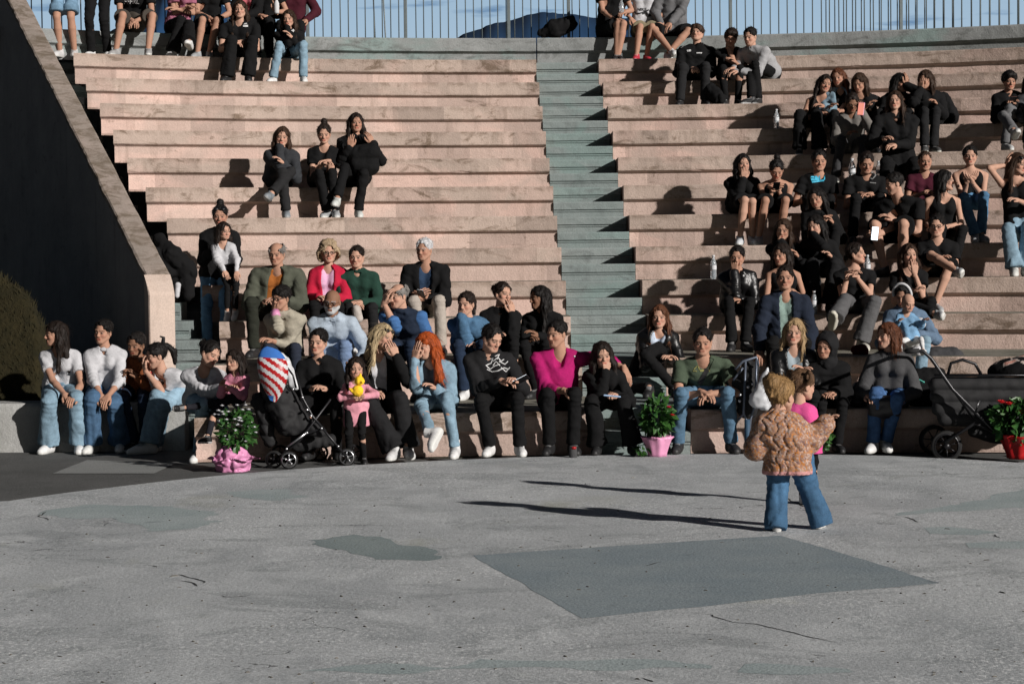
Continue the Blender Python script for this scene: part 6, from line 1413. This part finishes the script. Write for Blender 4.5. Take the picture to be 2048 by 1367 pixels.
c = aty(2060, 745, 17.5); g = SDF(c-.5, c+.5, .012); hd(g); V, Q = g.mesh(); C = np.tile(np.array(BL), (len(V), 1)); nz_ = vnoise(V, 16); C[nz_ > .28] = (.5, .42, .38); C[nz_ > .5] = (.5, .25, .2); mesh_obj('floral_blanket', V, Q, M['cloth'], pr, None, True, C)
def bsk(g):
    for Y in (17.38, 17.62): g.cone(W3(1968, 846, Y), W3(2030, 846, Y), .05, .05, .03); g.cone(W3(1948, 862, Y), W3(2000, 872, Y), .05, .06, .03); g.cone(W3(1996, 855, Y), W3(2040, 846, Y), .07, .05, .03)
    g.disp(crumple(.008, 11)); g.plane(aty(1950, 838, 17.5), (0, 0, 1), .01)
c = aty(1990, 860, 17.5); blob('storage_basket', bsk, c-.45, c+.45, .012, M['black'], pr)

# ---- folded umbrella stroller with a white plastic bag
fs = empty('folded_stroller', aty(1500, 905, 17.75)*np.array([1, 1, 0])+np.array([0, 0, -.03]), 'folded umbrella stroller frame leaning beside the man in green', 'stroller'); Y = 17.72
b = MB()
b.tube([W3(1470, 738, Y), W3(1486, 722, Y), W3(1513, 714, Y), W3(1517, 730, Y)], .012, 8)
b.tube([W3(1491, 722, Y), W3(1489, 790, Y), W3(1487, 826, Y), W3(1494, 842, Y), W3(1492, 903, Y)], .010, 8); b.tube([W3(1513, 718, Y), W3(1512, 760, Y), W3(1511, 808, Y), W3(1501, 838, Y), W3(1497, 892, Y)], .010, 8)
b.tube([W3(1466, 760, Y+.05), W3(1486, 735, Y+.05)], .010, 8); b.tube([W3(1476, 840, Y+.05), W3(1500, 812, Y+.05), W3(1520, 780, Y+.05)], .009, 8)
b.build('frame', M['greyplastic'] if False else plain('blue_grey_tube', (.12, .14, .18), .4, .5), fs, smooth=True)
b = MB(); b.tube([W3(1495, 838, Y+.01), W3(1495, 893, Y+.01)], .026, 10); b.build('sleeve', plain('steel_blue_sleeve', (.03, .07, .12), .7), fs, smooth=True)
def fsf(g): g.cone(W3(1500, 738, Y+.12), W3(1494, 815, Y+.12), .075, .085, .03); g.cone(W3(1482, 770, Y+.16), W3(1492, 800, Y+.16), .08, .06, .03); g.disp(crumple(.016, 14))
c = aty(1495, 780, Y); blob('fabric', fsf, c-.35, c+.35, .011, M['black'], fs)
for x, y in ((1481, 790), (1496, 772), (1503, 768), (1482, 800)):
    pass
b = MB()
for x, y in ((1480, 789), (1496, 773), (1505, 767), (1479, 801)): b.lathe(W3(x, y, Y-.03), [(0, 0), (.012, .002), (.012, .018), (0, .02)], 10, (0, -1, 0))
b.build('clips', M['chrome'], fs, smooth=True)
def pb(g): g.cone(W3(1532, 752, 17.6), W3(1524, 795, 17.6), .035, .085, .03); g.cone(W3(1512, 800, 17.6), W3(1530, 806, 17.6), .06, .06, .03); g.cone(W3(1535, 735, 17.6), W3(1530, 760, 17.6), .01, .04, .02); g.disp(crumple(.010, 14)); g.plane(W3(1520, 820, 17.6), (0, 0, -1), .006)
c = aty(1525, 785, 17.6); tag(blob('plastic_bag', pb, c-.3, c+.3, .008, M['greyplastic'], None, c), 'white plastic bag hanging by the folded stroller', 'bag')

# ---- bags and clothes lying about
def soft(nm, label, cat, cones, col, h=.011, amp=.014, f=13, mat=None, fl=None, Yd=0):
    pts = np.array([aty(x, y, Y) for a in cones for (x, y, Y) in (a[0], a[1])]); lo = pts.min(0)-.2; hi = pts.max(0)+.2; g = SDF(lo, hi, h)
    for a, b_, r0, r1 in cones: g.cone(aty(*a), aty(*b_), r0, r1, .03)
    g.disp(crumple(amp, f, len(label)*.7));
    if fl is not None: g.plane((0, 0, fl), (0, 0, -1), .004)
    V, Q = g.mesh(); c = pts.mean(0); c[2] = pts[:, 2].min(); return tag(mesh_obj(nm, V, Q, mat or M['cloth'], None, c, True, np.tile(np.array(col, float), (len(V), 1))), label, cat)
soft('coat', 'heap of black coats draped over the wall end left of the mother in black', 'coat', [((318, 478, 20.6), (345, 510, 20.5), .05, .09), ((345, 510, 20.5), (375, 540, 20.6), .09, .10), ((372, 555, 20.6), (378, 590, 20.5), .09, .05), ((345, 540, 20.6), (352, 575, 20.6), .08, .06), ((310, 505, 20.5), (340, 545, 20.5), .06, .05)], BL)
soft('bag', 'pale grey bag beside the pillar under the black coats', 'bag', [((356, 570, 20.4), (354, 590, 20.4), .03, .025)], (.45, .45, .47), amp=.004)
soft('black_duffel', 'black duffel bag lying on the grey top tier by the stairway', 'bag', [((1085, 66, 29.1), (1110, 58, 29.1), .06, .12), ((1110, 58, 29.1), (1140, 48, 29.1), .13, .10), ((1120, 48, 29.1), (1146, 36, 29.1), .05, .03)], BL, h=.013, fl=4.54)
soft('backpack', 'grey backpack behind the pram on the second tier', 'bag', [((1868, 740, 19.8), (1905, 740, 19.8), .10, .12), ((1866, 715, 19.85), (1905, 715, 19.85), .10, .10)], (.045, .045, .048), amp=.008, fl=.69)
soft('black_bag', 'black bag with a turquoise tag beside the woman in the grey coat', 'bag', [((1838, 760, 18.25), (1870, 760, 18.25), .10, .11), ((1836, 790, 18.2), (1872, 790, 18.2), .11, .12)], BL, amp=.01, fl=.34)
b = MB(); q = [aty(1836, 756, 18.02), aty(1850, 763, 18.0), aty(1847, 768, 18.0), aty(1840, 762, 18.0)]; b.add(q+[x_+np.array([0, .004, 0]) for x_ in q], [(0, 1, 2, 3), (7, 6, 5, 4), (0, 4, 5, 1), (1, 5, 6, 2), (2, 6, 7, 3), (3, 7, 4, 0)]); tag(b.build('bag_tag', plain('turquoise_tag', (.15, .6, .5), .6), None, aty(1843, 762, 18.0)), 'small turquoise tag on the black bag by the pram', 'tag')
soft('handbag', 'dark handbag on the lap of the woman in the grey coat', 'bag', [((1748, 806, 17.72), (1790, 806, 17.72), .06, .07), ((1750, 822, 17.72), (1788, 822, 17.72), .06, .06)], (.014, .013, .015), mat=M['leather'], amp=.006)
soft('red_bag', 'dark red bag on the second tier behind the grey coat', 'bag', [((1712, 700, 20.15), (1728, 700, 20.15), .05, .05)], (.10, .006, .01), fl=.70)
soft('grey_bag', 'shiny dark bag between the hooded boy and the woman in grey', 'bag', [((1716, 780, 18.2), (1716, 800, 18.2), .07, .09)], (.03, .03, .033), mat=M['leather'], fl=.34)
soft('black_bag', 'black rucksack hugged by the right hand girl of the trio in black', 'bag', [((712, 310, 24.05), (742, 306, 24.05), .10, .11), ((714, 330, 24.05), (740, 332, 24.05), .10, .11)], BL, amp=.010)
soft('jacket', 'black jacket crumpled under the arm of the girl with brown hair turned left', 'jacket', [((1885, 200, 25.9), (1898, 232, 25.8), .10, .12)], BL, fl=3.14)
soft('jacket', 'black jacket lying beside the boys in the track jacket and curly hair', 'jacket', [((1418, 180, 26.9), (1440, 198, 26.7), .10, .08)], BL)
soft('sheet_of_paper', 'pale blue folded paper on the knees of the curly haired girl', 'paper', [((1208, 790, 17.60), (1240, 793, 17.60), .008, .008)], (.30, .42, .60), amp=.001, h=.006)
soft('cloth', 'white cloth bundle on the lap under the baby', 'cloth', [((1800, 655, 19.35), (1840, 645, 19.35), .035, .05), ((1800, 693, 19.35), (1835, 700, 19.3), .04, .05)], WH)
soft('white_bag', 'small printed paper bag held by the boy in dark green', 'bag', [((712, 618, 20.95), (716, 636, 20.95), .045, .05)], (.4, .36, .33), amp=.008)
# ================================================================== FENCE on the top tier
def yf(x): return float(yrow(13, x))+.95
fence = empty('metal_bar_fence', (CX, 29.4, 4.55), 'tall dark metal bar fence along the top of the grey tier', 'fence')
bars_x = np.arange(-7.2, 9.6, .112)
posts = [-7.0, -4.9, -2.7, -1.4+.0, .0, .82, 3.02, 5.25, 7.4]
for i in range(len(posts)):
    p = MB(); x = posts[i]; p.box((x, yf(x), 5.4), (.045, .05, 1.7), bev=.005); p.build('post', M['fence'], fence)
pp = [-7.3]+posts[1:-1]+[9.6]
for i in range(len(pp)-1):
    b = MB()
    for x in bars_x:
        if pp[i] <= x < pp[i+1] and min(abs(x-q) for q in posts) > .03:
            tl = .01*vn1(x, 1, 1, 9)
            b.tube([(x+tl, yf(x), 4.55), (x, yf(x), 6.2)], .0085, 6)
    b.build('bar_panel', M['fence'], fence, smooth=True)
r = MB(); r.tube([(x, yf(x), 6.22) for x in np.linspace(-7.3, 9.6, 60)], .022, 8); r.build('top_rail', M['fence'], fence, smooth=True)
f2 = empty('metal_bar_fence', (6.5, 30.6, 4.55), 'second row of fence bars standing behind the fence on the right', 'fence')
b = MB()
for x in np.arange(4.45, 10, .119):
    b.tube([(x, yf(x)+1.15, 4.2), (x, yf(x)+1.15, 6.3)], .0085, 6)
b.build('bar_panel', M['fence'], f2, smooth=True)
b = MB(); b.tube([(x, yf(x)+1.15, 6.3) for x in np.linspace(4.4, 10, 20)], .02, 8); b.build('top_rail', M['fence'], f2, smooth=True)
f3 = MB()
for (x0, x1) in ((742, 750), (760, 771)):
    f3.tube([aty(x0, -120, 29.7), aty(x1, 74, 29.7), aty(x1+1, 100, 29.7)], .011, 6)
tag(f3.build('leaning_pole', M['fence'], None, aty(760, 74, 29.7), smooth=True), 'two thin leaning poles behind the fence left of centre', 'pole')
